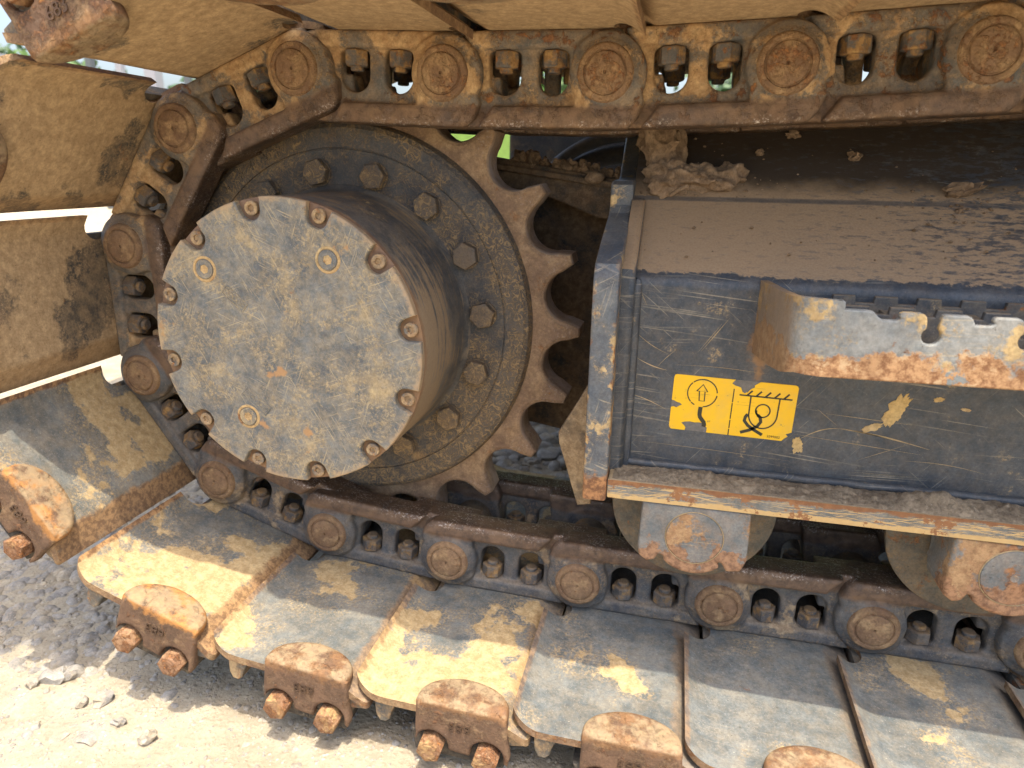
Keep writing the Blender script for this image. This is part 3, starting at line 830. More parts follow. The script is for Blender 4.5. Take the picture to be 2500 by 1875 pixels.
# ------------------------------------------------------------------ track segment pieces (local: x along the link, y into the scene, z to the rail)
PITCH = 0.19
SZ = -0.047          # inner face of the shoe
def zbend(x):
    z = SZ
    if x < -0.008:
        t = min(1.0, (-0.008 - x) / 0.034); z += 0.0145 * t * t
    if x > 0.137:
        d = x - 0.137; z -= 0.50 * d * min(1.0, d / 0.005)
    return z
def shoe_mesh():
    Y0, Y1 = -0.229, 0.429
    rc = 0.018
    def xl(y):
        x = -0.042
        for yc in (Y0, Y1):
            d = abs(y - yc)
            if d < rc: x = max(x, -0.042 + 2.3 * (rc - sqrt(max(0, rc * rc - (rc - d) ** 2))))
        for yc in (0.004, 0.196):
            d = abs(y - yc)
            if d < 0.027: x = max(x, -0.042 + 0.036 * sqrt(max(0, 1 - (d / 0.027) ** 2)) ** 0.8)
        return x
    def xr(y):
        x = 0.1720
        for yc in (Y0, Y1):
            d = abs(y - yc)
            if d < 0.008: x -= 0.008 - sqrt(max(0, 0.008 ** 2 - (0.008 - d) ** 2))
        return x
    ys = []
    y = Y0
    while y < Y1 - 1e-6:
        ys.append(y)
        near = min(abs(y - Y0), abs(y - Y1))
        st = 0.0007 if near < 0.006 else 0.0015 if near < 0.02 else 0.003 if near < 0.04 else (0.0016 if min(abs(y - 0.004), abs(y - 0.196)) < 0.032 else 0.010)
        y += st
    ys.append(Y1)
    nx = 40
    th = 0.0095
    g = G(); vt = []; vb = []
    for y in ys:
        a, b = xl(y), xr(y)
        for i in range(nx):
            t = i / (nx - 1)
            x = a + (b - a) * t
            w = 0.0006 * mnoise.noise(Vector((x * 25, y * 12, 0.0)))
            vt.append((x, y, zbend(x) + w)); vb.append((x, y, zbend(x) - th + w))
    ny = len(ys)
    # slightly rounded rim: shrink the top ring is unnecessary at this size; rims get their own slot
    q = [(j * nx + i, j * nx + i + 1, (j + 1) * nx + i + 1, (j + 1) * nx + i) for j in range(ny - 1) for i in range(nx - 1)]
    g.add(vt, q, 0); g.add(vb, q, 0)
    rim = [j * nx for j in range(ny)] + [(ny - 1) * nx + i for i in range(1, nx)] + [j * nx + nx - 1 for j in range(ny - 2, -1, -1)] + [i for i in range(nx - 2, 0, -1)]
    n = len(rim)
    g.add([vt[i] for i in rim] + [vb[i] for i in rim], [(i, (i + 1) % n, n + (i + 1) % n, n + i) for i in range(n)], 1)
    # grousers and the lip that slides under the next shoe
    def bar(pts): g.prism(pts, Y0 + 0.004, Y1 - 0.004, 0.002, axis='Y', mi=2)
    bar([(-0.015, SZ - 0.006), (0.022, SZ - 0.006), (0.010, SZ - 0.014), (0.006, SZ - 0.024), (0.004, SZ - 0.034), (-0.001, SZ - 0.039), (-0.009, SZ - 0.0385), (-0.0135, SZ - 0.030), (-0.0145, SZ - 0.019)])
    bar([(0.048, SZ - 0.008), (0.072, SZ - 0.008), (0.066, SZ - 0.034), (0.054, SZ - 0.034)])
    bar([(0.112, SZ - 0.006), (0.138, SZ - 0.0085), (0.1700, SZ - 0.0245), (0.1690, SZ - 0.0290), (0.150, SZ - 0.0330), (0.138, SZ - 0.039), (0.122, SZ - 0.038)])
    me = g.mesh("shoe")
    return me
def link_mesh(voxel=0.0017):
    g = G()
    # web with its two windows
    win = []
    for cx, w in ((0.0620, 0.035), (0.1195, 0.0375)):
        r = w / 2
        win.append(arc(cx, 0.022 - r, r, 0, pi, 14) + arc(cx - r + 0.006, -0.026 + 0.006, 0.006, pi, 1.5 * pi, 4) + arc(cx + r - 0.006, -0.026 + 0.006, 0.006, 1.5 * pi, 2 * pi, 4))
    body = [(-0.020, -0.047), (0.178, -0.047)] + arc(0.19, 0, 0.044, -pi * 0.42, pi * 0.35, 12) + [(0.205, 0.058), (-0.018, 0.058)]
    g.prism(body, 0.0165, 0.038, 0.0035, holes=win)
    # foot on the shoe
    foot = [(-0.014, -0.0475), (0.170, -0.0475), (0.164, -0.027), (-0.008, -0.027)]
    g.prism(foot, 0.0085, 0.050, 0.005)
    # pin end, proud of the web
    boss = arc(0, 0, 0.045, pi * 0.86, pi * 1.83, 22) + [(0.036, 0.010), (0.034, 0.058), (-0.026, 0.058), (-0.037, 0.048), (-0.044, 0.030)]
    g.prism(boss, 0.001, 0.040, 0.006)
    g.lathe([(0.0, -0.004), (0.0305, -0.004), (0.034, -0.002), (0.041, 0.004), (0.042, 0.02), (0.0, 0.02)], (0, 0), 48)
    # bushing end, set back
    g.lathe([(0.0, 0.034), (0.042, 0.034), (0.044, 0.036), (0.044, 0.064), (0.0, 0.064)], (0.19, 0), 48)
    tail = [(0.128, 0.0), (0.225, 0.0), (0.229, 0.040), (0.220, 0.058), (0.120, 0.058)]
    g.prism(tail, 0.026, 0.062, 0.004)
    front = [(-0.036, 0.034), (0.131, 0.034), (0.140, 0.046), (0.150, 0.0592), (-0.020, 0.0592), (-0.032, 0.050)]
    g.prism(front, -0.0006, 0.043, 0.006)
    return remesh(g, voxel, 5, 0.6, 0.0003)
def mirror(me):
    m2 = me.copy()
    n = len(m2.vertices)
    co = np.empty(n * 3); m2.vertices.foreach_get("co", co); co = co.reshape(-1, 3)
    co[:, 1] = 0.2 - co[:, 1]
    m2.vertices.foreach_set("co", co.ravel())
    m2.flip_normals(); m2.update()
    return m2
def pin_mesh():
    g = G()
    g.lathe([(0.0, -0.0072), (0.0013, -0.0076), (0.0020, -0.0100), (0.010, -0.0112), (0.0185, -0.0104), (0.0212, -0.0092), (0.0222, -0.0068), (0.0232, -0.0066), (0.0242, -0.0082), (0.0278, -0.0084), (0.0300, -0.0070), (0.0315, -0.0030), (0.032, 0.001)], (0, 0), 56)
    g.v = [tuple(Vector(v) + mnoise.noise_vector(Vector(v) * 130) * 0.00035) for v in g.v]
    return g.mesh()
def bushing_mesh():
    g = G(); g.lathe([(0.0235, 0.062), (0.029, 0.0625), (0.029, 0.1375), (0.0235, 0.138)], (0.19, 0), 32)
    g.lathe([(0.0205, 0.04), (0.0205, 0.16)], (0.19, 0), 24)
    return g.mesh()
def nut_mesh():
    g = G()
    r = 0.0265 / sqrt(3)
    g.prism([(r * cos(i * pi / 3 + 0.22), r * sin(i * pi / 3 + 0.22)) for i in range(6)], -0.0265, -0.0075, 0.0024, axis='Z')
    bm = [(0.0082 * cos(i * pi / 9), 0.0082 * sin(i * pi / 9)) for i in range(18)]
    g.prism(bm, -0.010, -0.0022, 0.0018, axis='Z')
    return g.mesh()
CLIPX = (0.0565, 0.1225)
def clip_mesh():
    g = G()
    zb = -0.0965
    ra = 0.0195
    out = [(0.036, -0.052)] + [(0.0355, -0.080), (0.037, zb + 0.008)]
    for k, cx in enumerate(CLIPX):
        out += arc(cx, -0.094, ra, pi, 0, 14)
        if k == 0:
            out += [(cx + ra + 0.001, zb - 0.001), (CLIPX[1] - ra - 0.001, zb - 0.003)]
    out += [(0.1425, zb - 0.004), (0.1475, zb - 0.006), (0.149, zb + 0.004), (0.1455, -0.072), (0.1440, -0.048)] + [(0.1425, -0.040), (0.136, -0.0335), (0.046, -0.0335), (0.038, -0.041)]
    g.prism(out, -0.2345, -0.220, 0.003)
    # half-moon lip lying on the shoe
    lip = [(0.0355, -0.2315)] + [(0.0355, -0.222)] + arc(0.0895, -0.222, 0.054, pi, 0, 26, 0.036)[1:-1] + [(0.1435, -0.222), (0.1435, -0.2315)]
    g.prism(lip, -0.0505, -0.0315, 0.0045, axis='Z', bevb=0.0065)
    back = [(0.040, -0.058), (0.140, -0.058), (0.138, -0.100), (0.042, -0.100)]
    g.prism(back, -0.2205, -0.2165, 0.001)
    return remesh(g, 0.0013, 3, 0.5, 0.00030)
def clip_bolt_mesh(cx):
    g = G()
    g.hexbolt((cx, -0.0945), -0.2455, -0.2210, 0.0268, 0.25)
    g.lathe([(0.0, -0.2460), (0.0095, -0.2460), (0.0108, -0.2451)], (cx, -0.0945), 24)
    me = g.mesh()
    n = len(me.vertices)
    return me
def pad_mesh():
    g = G(); g.prism([(0.030, SZ - 0.0365), (0.150, SZ - 0.0365), (0.144, SZ - 0.068), (0.036, SZ - 0.068)], -0.226, 0.426, 0.004)
    return g.mesh()

ME = dict(shoe=shoe_mesh(), link=link_mesh(), pin=pin_mesh(), bushing=bushing_mesh(), nut=nut_mesh(), clip=clip_mesh(),
          b0=clip_bolt_mesh(CLIPX[0]), b1=clip_bolt_mesh(CLIPX[1]), pad=pad_mesh())
ME['link_far'] = mirror(ME['link'])
stamp = text_mesh("683", 0.0185, 0.0007)
for v in stamp.vertices:          # turned over and laid on the clip face
    x, y, z = v.co
    v.co = (0.0895 - x, -0.2354 + z * 0.9, -0.0600 - y)
stamp.flip_normals()
ME['stamp'] = stamp
def clip_far(me):
    m2 = mirror(me); return m2
ME['clip_far'] = mirror(ME['clip'])

def make_segment():
    root = empty("track_segment")
    sh = link("shoe", ME['shoe'], [M['shoe'], M['pin'], M['grouser']], root, 30)
    ln = link("link", ME['link'], M['link'], root, 60)
    lf = link("link", ME['link_far'], M['link'], root, 60)
    link("pin", ME['pin'], M['pin'], root, 40)
    link("bushing", ME['bushing'], M['roller'], root, 40)
    for x in (0.0620, 0.1195):
        for y in (0.0245, 0.1755):
            o = link("nut", ME['nut'], M['nut'], root, 30); o.location = (x, y, 0)
    cl = link("end_clip", ME['clip'], M['clip'], root, 60); cl.location = (0.003, 0, 0)
    link("clip_bolt", ME['b0'], M['clipbolt'], cl, 30)
    link("clip_bolt", ME['b1'], M['clipbolt'], cl, 30)
    link("stamped_number", ME['stamp'], M['stamp'], cl, 0)
    link("rubber_pad", ME['pad'], M['rubber'], root, 30)
    return root
def copy_tree(o, parent=None):
    c = copy(o, parent)
    for ch in list(o.children):
        copy_tree(ch, c)
    return c

PINS = [(1.306, .362), (1.117, .350), (.927, .338), (.737, .327), (.548, .318), (.358, .312), (.168, .314), (-.022, .3215), (-.199, .253), (-.307, .097), (-.309, -.093),
        (-.2025, -.251), (-.024, -.315), (.165, -.334), (.355, -.341), (.545, -.343), (.735, -.343), (.925, -.343), (1.115, -.343), (1.305, -.343), (1.495, -.343)]
SEG = [  # label, kind of shoe coat, dust, rust, edge, film, has number
    ("track segment of the upper run beyond the top right corner, farthest right", 't', .0, .2, .3, .1),
    ("track segment at the upper right edge, showing only a sliver of link", 't', .0, .2, .3, .1),
    ("track segment with its large rusty pin head in the top right corner", 't', .0, .2, .3, .1),
    ("upper track segment above the step, its pin head second from the right", 't', .05, .3, .3, .1),
    ("upper track segment straddling the top of the frame's end plate", 't', .1, .35, .3, .1),
    ("upper track segment directly above the exposed sprocket teeth", 't', .1, .35, .3, .1),
    ("first tan track segment starting to bend over the top of the sprocket", 't', .1, .2, .3, .1),
    ("track segment tilted over the sprocket, its big rusty clip in the top left corner", 't', .1, .1, .3, .1),
    ("steep track segment left of the sprocket with shiny worn rail and wide dusty shoe", 't', -.10, .1, .3, .0),
    ("upright track segment at the far left of the sprocket, beside the white gap", 't', -.14, .05, .3, .0),
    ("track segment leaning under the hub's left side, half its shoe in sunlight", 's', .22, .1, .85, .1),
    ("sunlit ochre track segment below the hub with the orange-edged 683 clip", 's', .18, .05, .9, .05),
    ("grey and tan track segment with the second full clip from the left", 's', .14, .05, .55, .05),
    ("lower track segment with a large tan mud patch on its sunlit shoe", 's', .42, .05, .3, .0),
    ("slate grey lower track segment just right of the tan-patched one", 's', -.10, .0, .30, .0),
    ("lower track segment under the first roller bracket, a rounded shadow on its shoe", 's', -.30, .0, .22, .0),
    ("lower track segment between the two rollers with a small oval dust spot", 's', -.22, .0, .15, .0),
    ("lower track segment cut by the right edge, below the second roller", 's', -.15, .0, .15, .0),
    ("lower track segment past the right edge, nearer the second roller", 's', -.15, .0, .15, .0),
    ("lower track segment farthest past the right edge", 's', -.15, .0, .15, .0)]
proto = make_segment()
for i in range(len(PINS) - 1):
    s = proto if i == 0 else copy_tree(proto)
    (x0, z0), (x1, z1) = PINS[i], PINS[i + 1]
    s.location = (x0, 0, z0)
    s.rotation_euler = (0, -atan2(z1 - z0, x1 - x0), 0)
    lb, kind, du, ru, ed, fi = SEG[i]
    tag(s, lb, "track segment", "segments of the crawler track")
    for ch in s.children:
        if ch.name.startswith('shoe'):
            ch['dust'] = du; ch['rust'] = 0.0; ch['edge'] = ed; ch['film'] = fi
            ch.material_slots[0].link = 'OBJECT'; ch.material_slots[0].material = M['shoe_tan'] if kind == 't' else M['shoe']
        else:
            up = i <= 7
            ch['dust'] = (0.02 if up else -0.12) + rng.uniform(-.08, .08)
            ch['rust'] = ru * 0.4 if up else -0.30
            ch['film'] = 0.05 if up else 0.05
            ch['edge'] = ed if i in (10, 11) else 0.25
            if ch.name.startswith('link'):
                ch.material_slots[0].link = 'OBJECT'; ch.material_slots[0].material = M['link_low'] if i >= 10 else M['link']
            for g2 in ch.children:
                g2['dust'] = rng.uniform(-.15, .15)
                g2['rust'] = rng.uniform(-.1, .1)

# ------------------------------------------------------------------ drive sprocket with its final drive
def build_sprocket():
    root = empty("drive_sprocket", (0, 0, 0), label="rust brown toothed drive sprocket with its round blue-grey final drive hub", cat="sprocket")
    N = 21
    ph = R(51.0)
    pts = []
    rs, rc, rt = 0.0352, 0.3215, 0.3325
    d = pi / N
    # one valley: arc of the bushing seat between two tips
    for k in range(N):
        a = ph - (k + 0.5) * 2 * pi / N     # valley centre
        c = Vector((rc * cos(a), rc * sin(a)))
        inw = a + pi
        half = R(78)
        seq = []
        for q in range(13):
            t = inw - half + 2 * half * q / 12
            seq.append((c.x + rs * cos(t), c.y + rs * sin(t)))
        # tip between this valley and the next (clockwise)
        def tip(b, side):
            return (rt * cos(b + side * 0.020), rt * sin(b + side * 0.020))
        seq_ang = [atan2(p[1], p[0]) for p in seq]
        if ((seq_ang[0] - seq_ang[-1] + pi) % (2 * pi)) - pi < 0:
            seq.reverse()
        pts += [tip(a + d, -1)] + seq + [tip(a - d, 1)]
    hole = [(0.235 * cos(2 * pi * i / 96), 0.235 * sin(2 * pi * i / 96)) for i in range(96)]
    g = G()
    g.prism(pts, 0.073, 0.127, 0.0060, holes=[hole])
    o = link("toothed_ring", g.mesh(), M['tooth'], root, 38)
    g = G()
    g.lathe([(0.170, 0.050), (0.182, 0.0555), (0.186, 0.0585), (0.2305, 0.0585), (0.2312, 0.0600), (0.2325, 0.0600), (0.2332, 0.0578), (0.258, 0.0578), (0.264, 0.0615), (0.2675, 0.070), (0.269, 0.080)], (0, 0), 120)
    g.lathe([(0.235, 0.126), (0.2, 0.126), (0.2, 0.30), (0.0, 0.30)], (0, 0), 64)
    fl = link("flange", g.mesh(), M['flange'], root, 30)
    # cast marks on the flange, worn beyond reading: short raised strokes
    g = G()
    for a in (112, 117, 122.5, 128, 135, 141):
        t = R(a)
        for rr, w, h, tw in ((0.247, 0.0055, 0.0014, 0.0), (0.2485, 0.0014, 0.008, 0.5 if int(a) % 2 else -0.2)):
            c = Vector((rr * cos(t), rr * sin(t))); u = Vector((-sin(t + tw), cos(t + tw))); w_ = Vector((cos(t + tw), sin(t + tw)))
            P = [c + u * w + w_ * h, c - u * w + w_ * h, c - u * w - w_ * h, c + u * w - w_ * h]
            g.prism([tuple(p) for p in P], 0.0566, 0.0585, 0.0004, bevb=0)
    link("cast_mark", g.mesh(), M['flange'], fl, 30)['kind'] = 'stuff'
    ang = [122.26 - 23.41 * k for k in range(8)] + [122.26 + 24.5 * k for k in range(1, 8)]
    for k, a in enumerate(ang):
        g = G(); g.hexbolt((0, 0), 0.0445, 0.0585, 0.0312, rng.uniform(0, 1), 0.0185)
        if k: me = bolt_me
        else: bolt_me = me = g.mesh()
        b = link("flange_bolt", me, M['flange'], root, 30) if k == 0 else copy(first, root)
        if k == 0: first = b
        b.location = (0.203 * cos(R(a)), 0, 0.203 * sin(R(a))); b.rotation_euler = (0, rng.uniform(0, 1), 0)
        b['film'] = 0.35 if (a % 360) > 180 or (a % 360) < 30 else 0.15
    g = G()
    g.lathe([(0.0, -0.1045), (0.1748, -0.1045), (0.1752, -0.1042), (0.1765, 0.02), (0.178, 0.045), (0.180, 0.052), (0.184, 0.0565)], (0, 0), 128)
    link("hub_drum", g.mesh(), M['drum'], root, 30)
    # cover with a scallop at each screw
    rC, rS, rN = 0.1755, 0.1640, 0.0142
    sa = [R(100.57 - 30 * k) for k in range(12)]
    raw = []
    n = 720
    for i in range(n):
        t = 2 * pi * i / n
        r = rC + 0.0004 * mnoise.noise(Vector((cos(t) * 6, sin(t) * 6, 1)))
        for s_ in sa:
            dd = (t - s_ + pi) % (2 * pi) - pi
            x = rS * sin(dd)
            # ray / notch circle
            bq = rS * cos(dd); disc = rN * rN - (rS * sin(dd)) ** 2
            if disc > 0 and cos(dd) > 0:
                r = min(r, bq - sqrt(disc))
        raw.append((r * cos(t), r * sin(t)))
    g = G(); g.prism(raw, -0.1135, -0.1040, 0.0016, bevb=0)
    cv = link("cover_plate", g.mesh(), M['cover'], root, 40)
    g = G()
    hexh = [(0.0042 * cos(i * pi / 3), 0.0042 * sin(i * pi / 3)) for i in range(6)]
    rim = [(0.0086 * cos(2 * pi * i / 28), 0.0086 * sin(2 * pi * i / 28)) for i in range(28)]
    g.prism(rim, -0.1098, -0.1040, 0.0012, holes=[hexh], bevb=0)
    g.prism(hexh[::-1], -0.1070, -0.1040, 0.0)
    me = g.mesh()
    for k, s_ in enumerate(sa):
        if k == 0: b = first_s = link("cap_screw", me, M['screw'], cv, 35)
        else: b = copy(first_s, cv)
        b.location = (rS * cos(s_), 0, rS * sin(s_)); b.rotation_euler = (0, rng.uniform(0, 1), 0)
        b['film'] = rng.uniform(0, .5)
    for (x, z) in PLUGS:
        g = G()
        hx = [(0.0058 * cos(i * pi / 3 + .3), 0.0058 * sin(i * pi / 3 + .3)) for i in range(6)]
        pr = [(0.0115 * cos(2 * pi * i / 32), 0.0115 * sin(2 * pi * i / 32)) for i in range(32)]
        g.prism(pr, -0.1150, -0.1130, 0.0007, holes=[hx], bevb=0)
        g.prism(hx, -0.1142, -0.1120, 0.0, mi=1)
        g.lathe([(0.0120, -0.1133), (0.0128, -0.1143), (0.0150, -0.1142), (0.0160, -0.1133)], (0, 0), 40, 1)
        b = link("drain_plug", g.mesh(), [M['cover'], M['ringdust']], cv, 35); b.location = (x, 0, z)
    # two small cast tablets with worn strokes
    for (x, z, a, w, h) in TABLETS:
        g = G()
        ca, sa_ = cos(a), sin(a)
        def T(u, v): return (x + u * ca - v * sa_, z + u * sa_ + v * ca)
        fr = [T(-w, -h), T(w, -h), T(w, h), T(-w, h)]; hl = [T(-w + .0012, -h + .0012), T(w - .0012, -h + .0012), T(w - .0012, h - .0012), T(-w + .0012, h - .0012)]
        g.prism(fr, -0.1143, -0.1133, 0.0003, holes=[hl], bevb=0)
        r2 = random.Random(int(w * 1e5))
        for q in range(5):
            u = -w * 0.74 + q * w * 0.37
            g.prism(arc(*T(u, 0), 0.0036, 0, 2 * pi, 9)[:-1], -0.1142, -0.1133, 0.0003, holes=[arc(*T(u, 0), 0.0022, 0, 2 * pi, 9)[:-1]], bevb=0)
        link("cast_tablet", g.mesh(), M['cover'], cv, 30)
    return root
import sys
PLUGS = [(0.0651, 0.1065), (-0.0972, 0.0887), (-0.0584, -0.0950)]
TABLETS = [(-0.0445, -0.0730, -0.70, 0.0205, 0.0075), (-0.0605, 0.0555, -0.72, 0.0175, 0.0068)]
build_sprocket()

# ------------------------------------------------------------------ track frame
FX0, FX1 = 0.3655, 1.62
def build_frame():
    root = empty("undercarriage", (FX0, -0.04, -0.14), label="dark blue steel track frame with dusty sloping top, end plate and yellow lifting decal", cat="undercarriage")
    root.location = (0, 0, 0)
    th = 0.028
    # main box: web, bend, dusty slope, steep upper slope
    ang = atan2(0.1765 - 0.0985, 0.12)
    prof = [(-0.04, -0.150), (-0.04, 0.083)] 
    # rounded shoulder between web and slope
    c = (-0.022, 0.0826)
    prof += [(c[0] + 0.018 * cos(t), c[1] + 0.018 * sin(t)) for t in [pi - k * (pi / 2 - ang) / 8 for k in range(1, 9)]]
    prof += [(0.080, 0.1765), (0.0815, 0.1780), (0.215, 0.300), (0.24, 0.300), (0.24, -0.150)]
    g = G()
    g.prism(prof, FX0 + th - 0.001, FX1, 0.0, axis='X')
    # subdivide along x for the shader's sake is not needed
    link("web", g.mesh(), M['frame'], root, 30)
    g = G()
    # weld seam along web foot and up the end plate
    n = 60
    pts = [(FX0 + th + 0.002 + (FX1 - FX0 - th) * i / n, -0.0415, -0.1325 + 0.0006 * sin(i * 2.1)) for i in range(n + 1)]
    g.tube(pts, 0.0055, 8)
    pts = [(FX0 + th + 0.0165, -0.0415 + (0 if z < 0.085 else (z - 0.085) * 1.45), z) for z in np.linspace(-0.138, 0.165, 40)]
    g.tube(pts, 0.0065, 8)
    link("weld_seam", g.mesh(), M['frame'], root, 50)
    # end plate: side profile (y, z)
    pl = [(-0.092, -0.165), (-0.090, 0.060), (-0.088, 0.098), (-0.080, 0.112), (-0.035, 0.130), (0.020, 0.149), (0.050, 0.1585), (0.0575, 0.168), (0.0575, 0.192), (0.066, 0.1965),
          (0.165, 0.1985), (0.185, 0.204), (0.30, 0.29), (0.30, -0.165)]
    g = G()
    g.prism(pl, FX0, FX0 + th, 0.0028, axis='X')
    link("end_plate", g.mesh(), M['plate'], root, 25)
    # fillet bar between end plate and web
    fb = [(-0.060, -0.140), (-0.060, 0.070), (-0.056, 0.104), (-0.030, 0.1195), (0.030, 0.1575), (0.060, 0.1760), (0.090, 0.1760), (0.090, -0.140)]
    g = G(); g.prism(fb, FX0 + th - 0.001, FX0 + th + 0.0150, 0.001, axis='X', bevb=0.006)
    link("fillet_bar", g.mesh(), M['frame'], root, 40)
    # lower flange bar
    g = G()
    fl = [(-0.091, -0.1600), (-0.091, -0.1370), (0.24, -0.1370), (0.24, -0.1600)]
    g.prism(fl, FX0 + th + 0.0005, FX1, 0.0022, axis='X')
    link("lower_flange", g.mesh(), M['flange_bar'], root, 25)
    # caked mud on the flange
    rs = np.random.RandomState(3)
    nx, ny = 820, 26
    vv = []; ff = []
    for i in range(nx):
        x = FX0 + th + 0.006 + i * 0.00148
        for j in range(ny):
            t = j / (ny - 1)
            y = -0.0885 + t * 0.047
            w = sin(pi * min(1, max(0, t * 0.98))) ** 0.5
            hgt = 0.0065 + 0.0055 * mnoise.fractal(Vector((x * 30, y * 30, 0)), 0.9, 2.0, 4) + 0.0035 * mnoise.noise(Vector((x * 130, y * 130, 3))) + 0.0018 * mnoise.noise(Vector((x * 330, y * 330, 3)))
            hgt *= 0.75 + 0.7 * mnoise.noise(Vector((x * 9, 3.3, 0.0)))
            hgt += 0.013 * math.exp(-((x - 0.745) / 0.028) ** 2 - ((t - 0.45) / 0.33) ** 2) * (1 + 0.5 * mnoise.noise(Vector((x * 90, y * 90, 5))))
            yy = y + 0.002 * mnoise.noise(Vector((x * 60, 2, t))) * (1 if j == 0 else 0)
            vv.append((x, yy, -0.1375 + max(-0.001, hgt * w * (0.35 + 0.65 * min(1, i / 24)))))
    ff = [(i * ny + j, i * ny + j + 1, (i + 1) * ny + j + 1, (i + 1) * ny + j) for i in range(nx - 1) for j in range(ny - 1)]
    me = bpy.data.meshes.new("mud"); me.from_pydata(vv, [], ff); me.update()
    md = link("caked_mud", me, M['mud'], root, 60); md['kind'] = 'stuff'
    # mud splashes and long gouges on the web
    g = G()
    def blob(cx, cz, rx, rz, a, seed, y=-0.0408):
        p = []
        for k in range(60):
            t = 2 * pi * k / 60
            rr = 1 + 0.40 * mnoise.noise(Vector((cos(t) * 2.2, sin(t) * 2.2, seed))) + 0.28 * mnoise.noise(Vector((cos(t) * 7, sin(t) * 7, seed)))
            u, v = rx * rr * cos(t), rz * rr * sin(t)
            p.append((cx + u * cos(a) - v * sin(a), cz + u * sin(a) + v * cos(a)))
        g.prism(p, y, -0.0395, 0.0002, bevb=0)
    for b in ((.7005, -.0395, .0085, .020, -0.42, 1), (.6800, -.062, .011, .0042, .42, 2), (.741, -.0235, .0052, .0026, .2, 3), (.7690, -.0325, .0050, .0018, -.1, 4), (.6055, -.0915, .0058, .0098, .2, 5)):
        blob(*b)
    sp = link("mud_splash", g.mesh(), M['splash'], root, 0); sp['kind'] = 'stuff'
    g = G()
    def gouge(pts, w):
        for k in range(len(pts) - 1):
            a, b = Vector(pts[k]), Vector(pts[k + 1])
            d = (b - a).normalized(); nn = Vector((-d.y, d.x)) * 0.62
            w0 = w * (1 - 0.85 * abs(2 * k / (len(pts) - 1) - 1)); w1 = w * (1 - 0.85 * abs(2 * (k + 1) / (len(pts) - 1) - 1))
            P = [a + nn * w0, b + nn * w1, b - nn * w1, a - nn * w0]
            g.add([(p.x, -0.0404, p.y) for p in P], [(0, 1, 2, 3)])
    def curve(p0, p1, sag, n=10):
        return [(p0[0] + (p1[0] - p0[0]) * i / n, p0[1] + (p1[1] - p0[1]) * i / n + sag * sin(pi * i / n)) for i in range(n + 1)]
    for p0, p1, sg_, w in (((.607, -.083), (.648, -.066), .004, .0011), ((.648, -.066), (.742, -.082), .002, .0016), ((.60, -.078), (.735, -.089), 0, .0006), ((.648, -.067), (.70, -.0735), 0.001, .0011),
                           ((.415, -.0005), (.452, -.0135), -.002, .0010), ((.4075, -.045), (.455, -.062), .002, .0009), ((.41, .032), (.452, .006), -.003, .0006),
                           ((.415, .078), (.424, .060), 0, .0004), ((.488, .012), (.515, .052), 0, .0007), ((.484, .010), (.508, .046), 0, .0004), ((.46, -.006), (.56, -.009), .002, .0004),
                           ((.44, -.010), (.46, .012), .001, .0005), ((.406, .03), (.409, -.02), .002, .0006), ((.63, -.050), (.72, -.055), 0, .0006), ((.67, -.103), (.72, -.078), 0, .0004),
                           ((.62, -.045), (.645, -.064), 0, .0004), ((.42, -.105), (.60, -.112), .001, .0004), ((.72, -.098), (.80, -.104), .003, .0006), ((.66, -.118), (.74, -.116), 0, .0003)):
        gouge(curve(p0, p1, sg_), w)
    gm = link("scratch", g.mesh(fix=False), M['scrape'], root, 0); gm['kind'] = 'stuff'

    # decal
    dz0, dz1, dx0, dx1 = -0.0855, -0.0175, 0.4600, 0.5975
    W = dx1 - dx0; H = dz1 - dz0
    def D(u, v):        # u right, v up; stuck on a degree out of true
        x, z = (u - 0.5) * W, (v - 0.5) * H
        return (dx0 + W / 2 + x * cos(0.022) + z * sin(0.022), dz0 + H / 2 - 0.001 - x * sin(0.022) + z * cos(0.022))
    edge = []
    edge += [D(0.02, 1.0)]
    # torn top notch
    edge += [D(0.50, 1.0), D(0.485, 0.965), D(0.475, 0.93), D(0.50, 0.90), D(0.53, 0.885), D(0.55, 0.87), D(0.565, 0.80), D(0.585, 0.775), D(0.60, 0.80), D(0.605, 0.79), D(0.63, 0.86), D(0.66, 0.90), D(0.655, 0.93), D(0.68, 0.97), D(0.70, 1.0)]
    edge += [D(0.975, 1.0), D(0.992, 0.985), D(1.0, 0.95), D(1.0, 0.17), D(0.975, 0.145), D(0.955, 0.13), D(0.975, 0.09), D(0.95, 0.05), D(0.93, 0.0)]
    edge += [D(0.315, 0.0), D(0.318, 0.09), D(0.30, 0.11), D(0.285, 0.16), D(0.25, 0.17), D(0.21, 0.16), D(0.17, 0.17), D(0.125, 0.155), D(0.10, 0.13), D(0.125, 0.09), D(0.14, 0.05), D(0.135, 0.0)]
    edge += [D(0.02, 0.0), D(0.006, 0.02), D(0.0, 0.06), D(0.0, 0.40), D(0.02, 0.415), D(0.045, 0.40), D(0.07, 0.44), D(0.09, 0.46), D(0.07, 0.49), D(0.045, 0.50), D(0.02, 0.525), D(0.0, 0.53), D(0.0, 0.94), D(0.006, 0.985)]
    g = G(); g.prism(edge, -0.04065, -0.0395, 0.0)
    dc = link("warning_decal", g.mesh(), M['yellow'], root, 0)
    dc['label'] = "yellow tie-down decal with hook pictogram and torn corners"
    for u0, u1, v0, v1 in ((0.47, 0.71, 0.765, 1.0), (0.0, 0.10, 0.395, 0.535), (0.09, 0.325, 0.0, 0.18)):
        g = G()
        g.prism([D(u0, v0), D(u1, v0), D(u1, v1), D(u0, v1)], -0.04035, -0.0395, 0.0)
        link("torn_backing", g.mesh(), M['torn'], dc, 0)
    YB = -0.0409
